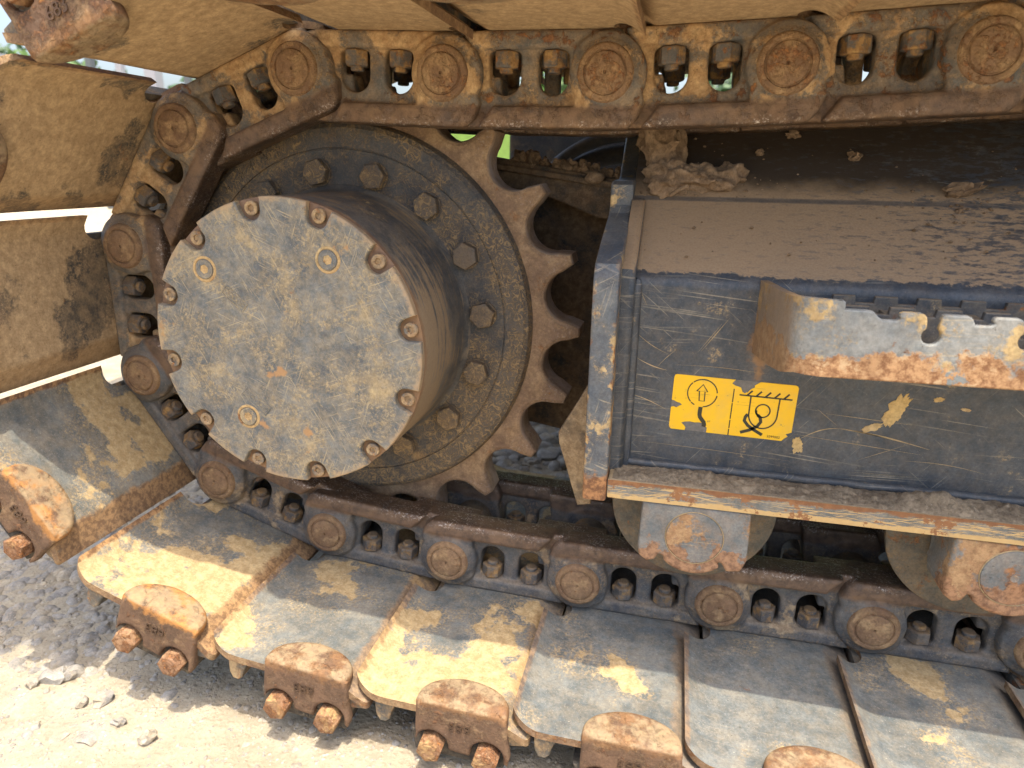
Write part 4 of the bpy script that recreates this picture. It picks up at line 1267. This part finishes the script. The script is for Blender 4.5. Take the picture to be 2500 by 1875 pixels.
    def strip(pts, w, closed=False):
        P = [Vector(D(*p)) for p in pts]
        n = len(P); L = []; Rr = []
        for i in range(n):
            a = P[i - 1] if (i > 0 or closed) else P[i]
            b = P[(i + 1) % n] if (i < n - 1 or closed) else P[i]
            d = (b - a).normalized(); nn = Vector((-d.y, d.x)) * w * H * 0.5
            L.append(P[i] + nn); Rr.append(P[i] - nn)
        vv = [(p.x, YB, p.y) for p in L] + [(p.x, YB, p.y) for p in Rr]
        m_ = n if closed else n - 1
        return vv, [(i, (i + 1) % n, n + (i + 1) % n, n + i) for i in range(m_)]
    def line(*a, **k):
        vv, ff = strip(*a, **k); g.add(vv, ff)
    AS = W / H
    def circ(cu, cv, r, a0=0, a1=2 * pi, n=40): return [(cu + r / AS * cos(a0 + (a1 - a0) * i / n), cv + r * sin(a0 + (a1 - a0) * i / n)) for i in range(n + (0 if abs(a1 - a0 - 2 * pi) < 1e-6 else 1))]
    # left pictogram: arrow in a circle, rope below
    g = G()
    for a0, a1 in ((0.10, 2.30), (2.36, 3.9), (3.96, 4.25), (4.85, 6.20)):
        line(circ(0.245, 0.705, 0.245, a0, a1, 26), 0.020)
    line([(0.225, 0.565), (0.220, 0.735), (0.197, 0.735), (0.245, 0.86), (0.287, 0.735), (0.266, 0.735), (0.268, 0.565)], 0.020, True)
    link("arrow_mark", g.mesh(fix=False), M['black'], dc, 0)
    g = G()
    rope = [(0.245, 0.455), (0.243, 0.38), (0.243, 0.315), (0.250, 0.27), (0.268, 0.225), (0.285, 0.185), (0.292, 0.14), (0.288, 0.10)]
    line(rope, 0.070)
    link("rope_mark", g.mesh(fix=False), M['black'], dc, 0)
    g = G()
    for v0, v1 in ((0.84, 0.60), (0.585, 0.30), (0.28, 0.13), (0.115, 0.0)):
        line([(0.497, v0), (0.497, v1)], 0.018)
    link("divider_line", g.mesh(fix=False), M['black'], dc, 0)
    # right pictogram: ground line with hatches, bracket, ring and hook
    g = G()
    line([(0.545, 0.745), (0.965, 0.745)], 0.026)
    for k in range(5):
        u = 0.605 + k * 0.073
        line([(u, 0.745), (u + 0.040, 0.838)], 0.030)
    line([(0.638, 0.735), (0.640, 0.43)] + [(0.753 + 0.1130 * cos(t), 0.43 + 0.245 * sin(t)) for t in np.linspace(pi, 2 * pi, 22)] + [(0.868, 0.735)], 0.024)
    line(circ(0.748, 0.50, 0.115), 0.024, True)
    link("hook_mark", g.mesh(fix=False), M['black'], dc, 0)
    g = G()
    line([(0.592, 0.075), (0.66, 0.13), (0.722, 0.215), (0.745, 0.30), (0.735, 0.38), (0.712, 0.42)], 0.055)
    line([(0.770, 0.07), (0.70, 0.145), (0.645, 0.215), (0.612, 0.295), (0.618, 0.37), (0.633, 0.415)], 0.055)
    line([(0.712, 0.42), (0.698, 0.45), (0.697, 0.50)], 0.034)
    link("chain_mark", g.mesh(fix=False), M['black'], dc, 0)
    tm = text_mesh("3299002", 0.0042, 0.0)
    for v in tm.vertices:
        x, y, z = v.co
        q = D(0.862 + x / W, 0.055 + y / H); v.co = (q[0], YB, q[1])
    link("part_number", tm, M['black'], dc, 0)

    # step: serrated front strip, bent end, two serrated strips behind
    def serrated(x0, x1, zt, zb):
        p = [(x0, zb + 0.0005), (x0 + 0.004, zb)]
        p += [(x1, zb + 0.004), (x1, zt)]
        top = []
        x = 0.720
        # from right to left; measured pattern near the end, then a repeat
        seqx = []
        k = 0
        xx = 0.7195 + 0.0745
        cells = []
        # (tooth_left, tooth_right) pairs
        teeth = [(0.6458, 0.6678), (0.6790, 0.7040), (0.7190, 0.7430)]
        b = 0.7540
        while b + 0.024 < x1:
            teeth.append((b, b + 0.0245)); b += 0.0375 if len(teeth) % 2 else 0.036
        slots = {0: 'key', 1: 'notch'}
        for i in range(len(teeth) - 1, -1, -1):
            a_, b_ = teeth[i]
            top += [(b_, zt - 0.004), (b_ - 0.002, zt - 0.0012), (b_ - 0.005, zt), (a_ + 0.003, zt), (a_ + 0.0006, zt - 0.0012), (a_, zt - 0.0035)]
            if i > 0:
                pa, pb = teeth[i - 1]
                if (i - 1) % 2 == 0:      # keyhole on the left of this tooth
                    cx = (pb + a_) / 2
                    top += [(cx + 0.0048, zt - 0.010)] + arc(cx, zt - 0.0195, 0.0079, R(52), R(-232), 14) + [(cx - 0.0048, zt - 0.010)]
                else:
                    top += [(a_ + 0.0010, zt - 0.0055), (a_ - 0.0015, zt - 0.0078), (pb + 0.002, zt - 0.0078)]
        a_ = teeth[0][0]
        top += [(a_ + 0.0012, zt - 0.0055), (a_ - 0.0015, zt - 0.0075), (0.6325, zt - 0.0078), (0.6285, zt - 0.0050), (0.6245, zt - 0.0010), (0.6200, zt), (0.6010, zt), (0.6005, zt + 0.0065), (0.5990, zt + 0.0076), (x0, zt + 0.0076)]
        return p + top
    st = empty("step", (0, 0, 0)); st.parent = root
    g = G()
    g.prism(serrated(0.5950, 1.20, 0.0937, 0.0300), -0.1800, -0.1715, 0.0016)
    # bent end curving back to the web
    path = [Vector(p) for p in ((.5475, -.0395), (.5530, -.085), (.5580, -.122), (.5620, -.147), (.5650, -.159), (.5700, -.1675), (.5775, -.1730), (.5870, -.1755), (.5980, -.17575))]
    ring = []
    n_ = len(path)
    for k, c_ in enumerate(path):
        d_ = (path[min(k + 1, n_ - 1)] - path[max(k - 1, 0)]).normalized(); nn = Vector((d_.y, -d_.x))
        t = min(1.0, k / 5.0)
        zt = 0.0965 + 0.0048 * t; zb = 0.0145 + 0.0160 * t
        for off in (-0.00425, 0.00425):
            for zz in (zb, zt):
                ring.append((c_.x + nn.x * off, c_.y + nn.y * off, zz))
    ff = []
    for k in range(n_ - 1):
        a = k * 4; b = a + 4
        ff += [(a, a + 1, b + 1, b), (a + 2, b + 2, b + 3, a + 3), (a + 1, a + 3, b + 3, b + 1), (a, b, b + 2, a + 2)]
    ff += [(0, 2, 3, 1), (4 * n_ - 4, 4 * n_ - 3, 4 * n_ - 1, 4 * n_ - 2)]
    g.add(ring, ff)
    fs = link("step_front", g.mesh(), M['step'], st, 30)
    for yy, dz in ((-0.118, 0.001), (-0.062, 0.002)):
        g = G()
        p = [(0.600, 0.045), (1.20, 0.045)]
        top = []
        x = 0.6135
        while x + 0.02 < 1.19:
            top += [(x, 0.0790 + dz), (x + 0.001, 0.0860 + dz), (x + 0.0225, 0.0860 + dz), (x + 0.0235, 0.0790 + dz)]
            x += 0.0405
        p += top[::-1]
        g.prism(p, yy, yy + 0.007, 0.0012)
        link("step_rear_strip", g.mesh(), M['step_dark'], st, 30)
    g = G(); 
    for xx in (0.66, 0.74, 0.82, 0.9, 1.0, 1.1):
        g.box(xx, xx + 0.008, -0.172, -0.039, 0.043, 0.075, 0.001)
    link("step_crossbar", g.mesh(), M['step_dark'], st, 30)['kind'] = 'stuff'

    # inboard leg of the frame behind the sprocket, seen in the gap
    g = G()
    g.prism([(0.10, 0.238), (0.3655, 0.196), (0.3655, 0.140), (0.335, 0.142), (0.300, 0.156), (0.245, 0.176), (0.10, 0.195)], 0.20, 0.225, 0.003)
    g.prism([(0.05, 0.235), (0.3655, 0.192), (0.3655, 0.183), (0.05, 0.226)], 0.19, 0.46, 0.002)
    link("inner_leg", g.mesh(), M['rear'], root, 30)
    g = G()
    g.prism([(0.02, 0.22), (0.366, 0.19), (0.366, -0.345), (0.345, -0.34), (0.318, -0.265), (0.296, -0.225), (0.235, -0.215), (0.02, -0.20)], 0.275, 0.295, 0.003)
    link("guard_plate", g.mesh(), M['rear'], root, 30)
    g = G()
    g.prism([(0.3650, -0.04), (0.352, -0.062), (0.335, -0.095), (0.3165, -0.129), (0.3180, -0.145), (0.327, -0.172), (0.337, -0.205), (0.3465, -0.234), (0.3650, -0.230)], 0.022, 0.036, 0.002)
    link("guard_flap", g.mesh(), M['flap'], root, 30)
    return root
build_frame()

# ------------------------------------------------------------------ track rollers
def roller_parts():
    g = G()
    r = 0.103
    g.lathe([(0.0, -0.012), (0.060, -0.012), (0.085, -0.006), (0.0985, -0.0055), (0.1025, -0.003), (0.103, 0.001), (0.101, 0.006), (0.0835, 0.009), (0.082, 0.055), (0.070, 0.060), (0.070, 0.140),
             (0.082, 0.145), (0.0835, 0.191), (0.101, 0.194), (0.103, 0.199), (0.0985, 0.206), (0.0, 0.206)], (0, 0), 96)
    wheel = g.mesh()
    g = G()
    out = [(-0.062, 0.040), (0.0605, 0.040), (0.0615, -0.024), (0.0555, -0.0375), (0.040, -0.0400), (0.036, -0.0335), (0.0325, -0.0290), (0.0275, -0.0300)]
    out += arc(0, 0, 0.0485, R(-48), R(-132), 12)
    out += [(-0.0335, -0.0300), (-0.0390, -0.0275), (-0.0430, -0.0360), (-0.0520, -0.0395), (-0.0620, -0.0325), (-0.0640, -0.0200)]
    g.prism(out, -0.0890, -0.030, 0.0030)
    g.lathe([(0.062, -0.045), (0.066, -0.030), (0.068, -0.0125)], (0, 0), 64)
    br = remesh(g, 0.0016, 2, 0.5, 0.0002)
    g = G()
    g.lathe([(0.0, -0.0895), (0.0030, -0.0895), (0.0038, -0.0902), (0.0318, -0.0902), (0.0324, -0.0892)], (0, 0), 64, 0)
    g.lathe([(0.0326, -0.0895), (0.0328, -0.0900), (0.0334, -0.0900), (0.0337, -0.0893)], (0, 0), 64, 1)
    sh = g.mesh()
    g = G()
    g.lathe([(0.0025, -0.0903), (0.0030, -0.0907), (0.0042, -0.0907), (0.0045, -0.0901)], (0, 0), 20)
    g.lathe([(0.0, -0.0900), (0.0026, -0.09035)], (0, 0), 16)
    dm = g.mesh()
    return wheel, br, sh, dm
wheel_me, br_me, sh_me, dm_me = roller_parts()
RL = ["first track roller beside the frame's end plate, blue-grey bracket with a scribed circle", "second track roller under the step at the right edge, rustier bracket face",
      "third track roller past the right edge of the picture"]
for i, x in enumerate((0.4985, 0.8300, 1.1615)):
    root = empty("track_roller", (x, 0, -0.2005), label=RL[i], cat="track roller", group="track rollers under the frame")
    if i == 0:
        w0 = link("roller_wheel", wheel_me, M['roller'], root, 30)
        b0 = link("end_bracket", br_me, M['bracket'], root, 50)
        s0 = link("shaft_end", sh_me, [M['bracket'], M['scrape']], b0, 30)
        d0 = link("centre_mark", dm_me, M['bracket'], s0, 30)
        d0.parent = b0
        ch = (w0, b0)
    else:
        w = copy(w0, root); b = copy(b0, root); s_ = copy(s0, b); d_ = copy(d0, b)
        b['rust'] = 0.35; b['dust'] = 0.2; s_['rust'] = 0.3

# ------------------------------------------------------------------ dirt lumps lying on the frame
def clump(name, label, loc, meshes, cat="dirt clump", group="dirt lumps on the frame top"):
    root = None
    for k, (me, off) in enumerate(meshes):
        pass
    return root
def slope2(y): return 0.178 + (y - 0.0815) * (0.300 - 0.178) / (0.215 - 0.0815)
big = G()
def add_lump(g, seed, c, r, sq, rough=0.4, freq=1.8, sub=4):
    me = lump(seed, r, sq, sub, rough, freq)
    g.add([tuple(v.co + Vector(c)) for v in me.vertices], [tuple(p.vertices) for p in me.polygons])
    bpy.data.meshes.remove(me)
add_lump(big, 1, (0.425, 0.125, 0.235), 0.030, (0.8, 0.8, 1.7), 0.6)
add_lump(big, 2, (0.438, 0.098, 0.200), 0.028, (1.1, 0.8, 0.8), 0.6)
add_lump(big, 3, (0.475, 0.098, 0.200), 0.026, (1.5, 0.8, 0.62), 0.6)
add_lump(big, 4, (0.505, 0.105, 0.2050), 0.018, (1.3, 0.8, 0.8), 0.6)
add_lump(big, 5, (0.418, 0.150, 0.262), 0.026, (1.0, 0.8, 1.0), 0.6)
o = link("dirt_clump", remesh(big, 0.0020, 1, 0.4, 0.0024), M['clod'], None, 60)
tag(o, "big shaggy clump of dried mud wedged behind the end plate under the chain", "dirt clump", "dirt lumps on the frame top")
for k, (x, y, r, sq, lb) in enumerate((
        (0.585, 0.165, 0.0075, (1.2, .8, .7), "small dirt lump highest on the dark frame slope, under the chain's middle"),
        (0.545, 0.140, 0.0060, (1.2, .8, .8), "small dirt lump lower left of the highest one on the dark slope"),
        (0.655, 0.135, 0.0085, (1.4, .8, .6), "ragged dirt lump alone right of centre on the dark slope"),
        (0.765, 0.092, 0.0140, (1.5, .8, .55), "long crumbly dirt lump sitting on the crease at the right"),
        (0.762, 0.070, 0.0045, (1.3, .9, .6), "tiny dirt crumb just below the crease lump"))):
    z = slope2(y) if y > 0.08 else 0.0985 + (y + 0.04) * 0.65
    o = link("dirt_clump", lump(40 + k, r, sq, 3, 0.6, 1.6), M['clod'], None, 50)
    o.location = (x, y, z + r * 0.2); o.rotation_euler = (0.5, 0.1 * k, k)
    tag(o, lb, "dirt clump", "dirt lumps on the frame top")
g = G()
rs2 = random.Random(2)
o = None
for k in range(9):
    x = 0.215 + k * 0.0185; z = 0.2225 - (x - 0.18) * 0.158
    o = link("dirt_clump", lump(60 + k, 0.011 * rs2.uniform(.75, 1.2), (1.0, 1.2, .85), 3, 0.6, 1.5), M['clod'], None, 50)
    o.location = (x, 0.215, z + 0.006); o.rotation_euler = (k, k * .7, k)
    tag(o, "dark dirt clod on the ledge behind the sprocket, " + ("nearest the sprocket teeth", "second from the sprocket teeth", "third from the sprocket teeth", "fourth from the sprocket teeth", "in the middle of the row", "fourth from the end plate", "third from the end plate", "second from the end plate", "nearest the end plate")[k], "dirt clump", "clods on the inner leg ledge")
o = link("pebble", lump(81, 0.011, (1.3, .9, .8), 3, 0.25, 1.0), M['clod'], None, 50)
o.location = (0.330, 0.186, 0.199); tag(o, "round tan pebble on the ledge beside the end plate's top", "pebble")
g = G(); rs3 = random.Random(9)
crumb = [lump(90 + q, 1.0, (1.1, .9, .8), 1, 0.4, 1.2) for q in range(4)]
for k in range(260):
    if k < 130: x = 0.40 + abs(rs3.gauss(0, .075)); y = 0.082 + abs(rs3.gauss(0, .03))
    elif k < 180: x = 0.76 + rs3.gauss(0, .03); y = 0.075 + rs3.gauss(0, .02)
    else: x = rs3.uniform(.40, .98); y = rs3.uniform(-.015, .15)
    z = slope2(y) if y > 0.0815 else 0.0985 + (y + 0.04) * 0.65
    r = rs3.choice((.0008, .0011, .0015, .0022)); me = crumb[k % 4]
    g.add([tuple(v.co * r + Vector((x, y, z + r * .3))) for v in me.vertices], [tuple(p.vertices) for p in me.polygons])
o = link("crumbs", g.mesh(), M['clod'], None, 60); tag(o, "loose crumbs of dry dirt scattered over the sloping frame top", kind='stuff')
g = G(); g.tube([(0.438, 0.066, 0.180), (0.446, 0.062, 0.186), (0.458, 0.064, 0.192)], [0.0022, 0.0028, 0.0024], 8)
o = link("twig", g.mesh(), M['clod'], None, 60); tag(o, "short pale twig sticking out of the mud clump by the end plate", "twig")

# ------------------------------------------------------------------ machine body in the gap behind
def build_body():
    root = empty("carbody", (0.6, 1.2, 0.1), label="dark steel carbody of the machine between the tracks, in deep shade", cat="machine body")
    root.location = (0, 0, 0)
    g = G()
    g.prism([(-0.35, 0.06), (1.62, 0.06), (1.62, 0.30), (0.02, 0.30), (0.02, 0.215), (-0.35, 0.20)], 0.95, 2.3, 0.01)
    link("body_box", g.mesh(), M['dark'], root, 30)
    h = empty("hydraulic_hose", (0.2, 0.6, 0.2), label="grey hydraulic hose arching above the ledge behind the sprocket", cat="hose")
    h.location = (0, 0, 0)
    g = G()
    pts = [(0.20 + 0.30 * t, 0.50, 0.195 + 0.075 * sin(pi * min(1, t * 1.02)) ** 0.75) for t in np.linspace(0, 1, 26)]
    g.tube(pts, 0.012, 12)
    link("hose_line", g.mesh(), M['hose'], h, 60)
    g = G()
    pts = [(0.20 + 0.30 * t, 0.52, 0.168 + 0.070 * sin(pi * min(1, t * 1.02)) ** 0.75) for t in np.linspace(0, 1, 26)]
    g.tube(pts, 0.018, 12)
    link("hose_line", g.mesh(), M['hose'], h, 60)
build_body()
def build_house():
    root = empty("upper_body", (0.5, 1.0, 1.0), label="underside of the machine's upper body overhanging the track, above the picture", cat="machine body")
    root.location = (0, 0, 0)
    g = G(); g.prism(rrect(-0.245, 2.6, -0.24, 2.2, 0.03), 1.02, 1.9, 0.03, axis='Z')
    link("house_floor", g.mesh(), M['dark'], root, 30)
    g = G(); g.prism(rrect(-1.0, -0.255, -0.46, 0.62, 0.01), 1.00, 2.0, 0.03, axis='Z')
    link("counterweight", g.mesh(), M['dark'], root, 30)
build_house()

# ------------------------------------------------------------------ far background
g = G()
g.prism([(-9, GZ - .05), (14, GZ - .05), (14, 0.55), (8, 0.75), (2, 0.85), (-3, 0.8), (-5.2, 0.55), (-7, GZ)], 10.5, 13.5, 0.0)
tag(link("grass_bank", g.mesh(), M['grass'], None, 0), "bright green grass bank across the yard", kind='structure')
def tree(x, y, h, w, seed, lm, label):
    rr = random.Random(seed)
    root = empty("tree", (x, y, GZ), label=label, cat="tree", group="trees beyond the yard fence")
    g = G()
    g.tube([(0, 0, 0), (0.05, 0, h * .3), (0, 0.05, h * .6), (0.1, 0, h * .85)], [0.16, 0.12, 0.08, 0.03], 8)
    for k in range(7):
        a = rr.uniform(0, 6.28); z0 = h * rr.uniform(.3, .65)
        g.tube([(0, 0, z0), (cos(a) * w * .3, sin(a) * w * .3, z0 + h * .12), (cos(a) * w * .6, sin(a) * w * .6, z0 + h * .22)], [0.07, 0.04, 0.015], 6)
    link("trunk", g.mesh(), M['bark'], root, 60)
    V = []; F = []
    cl = [(rr.gauss(0, .42) * w, rr.gauss(0, .42) * w, h * rr.uniform(.28, 1.0), rr.uniform(.25, .5) * w) for _ in range(26)]
    for (cx, cy, cz, cr) in cl:
        for _ in range(70):
            p = Vector((rr.gauss(0, 1), rr.gauss(0, 1), rr.gauss(0, .8))).normalized() * cr * rr.uniform(.35, 1)
            c_ = Vector((cx, cy, cz)) + p
            u = Vector((rr.uniform(-1, 1), rr.uniform(-1, 1), rr.uniform(-1, 1))).normalized(); v = u.orthogonal().normalized()
            s_ = rr.uniform(.06, .15)
            k = len(V)
            V += [tuple(c_ + u * s_), tuple(c_ + v * s_ * .6), tuple(c_ - u * s_), tuple(c_ - v * s_ * .6)]
            F.append((k, k + 1, k + 2, k + 3))
    me = bpy.data.meshes.new("crown"); me.from_pydata(V, [], F); me.update()
    link("crown", me, lm, root, 0)
for i, (x, y, h, w, k, lb) in enumerate((
        (-17.5, 15.5, 3.2, 1.7, 'leaf2', "bluish green bushy tree seen through the gap at the far left"),
        (-14.3, 15.0, 2.9, 1.3, 'leaf', "light green tree left of the tallest pale post"),
        (-11.6, 15.8, 2.4, 1.2, 'leaf2', "low round tree between the thin dark post and the parked machine"),
        (-9.3, 15.0, 2.9, 1.3, 'leaf', "yellowish green tree above the grey parked machine"),
        (-2.6, 17.5, 3.2, 1.8, 'leaf', "green tree seen through the windows of the bending chain"),
        (1.2, 18.0, 3.4, 1.7, 'leaf2', "green tree seen through the chain windows above the sprocket"),
        (8.0, 18.5, 3.2, 2.0, 'leaf2', "green tree seen through the chain windows at the right"))):
    tree(x, y, h, w, 11 + i, M[k], lb)
POSTS = [(-9.6, 8.3, .10, 'post', "pale fence post at the far left edge of the gap"), (-8.05, 8.4, .05, 'post_dark', "thin dark fence post left of the widest pale post"),
         (-7.72, 8.6, .05, 'post', "slim pale fence post among the trees"), (-7.25, 8.7, .09, 'post', "widest pale fence post in the bright gap"),
         (-6.75, 8.8, .045, 'post_dark', "thin dark post right of the widest pale post"), (-6.05, 9.0, .05, 'post', "pale post above the grey parked machine"), (-5.72, 9.1, .05, 'post_dark', "dark post nearest the chain, right of the parked machine")]
for (x, y, w, k, lb) in POSTS:
    g = G(); g.box(-w, w, -w, w, 0, 2.2, 0.01); 
    o = link("fence_post", g.mesh(), M[k], None, 30); o.location = (x, y, GZ)
    tag(o, lb, "post", "posts of the yard fence")
pm = empty("parked_machine", (-6.2, 7.9, GZ), label="small grey machine with rounded hood and red side panel parked in the yard", cat="parked machine")
g = G(); g.prism(arc(0, 1.15, .36, 0, pi, 16, .42) + [(-.36, .45), (.36, .45)], -.5, .5, .03)
link("hood", g.mesh(), M['hood'], pm, 40)
g = G(); g.box(-.52, -.37, -.52, .5, .5, 1.45, .01)
link("side_panel", g.mesh(), M['red'], pm, 30)
for x in (-.3, .3):
    for y in (-.5, .5):
        g = G(); g.lathe([(0, -.1), (.26, -.1), (.28, -.06), (.28, .06), (.26, .1), (0, .1)], (0, 0), 24)
        o = link("wheel", g.mesh(), M['tyre'], pm, 30); o.location = (x, y, .28)
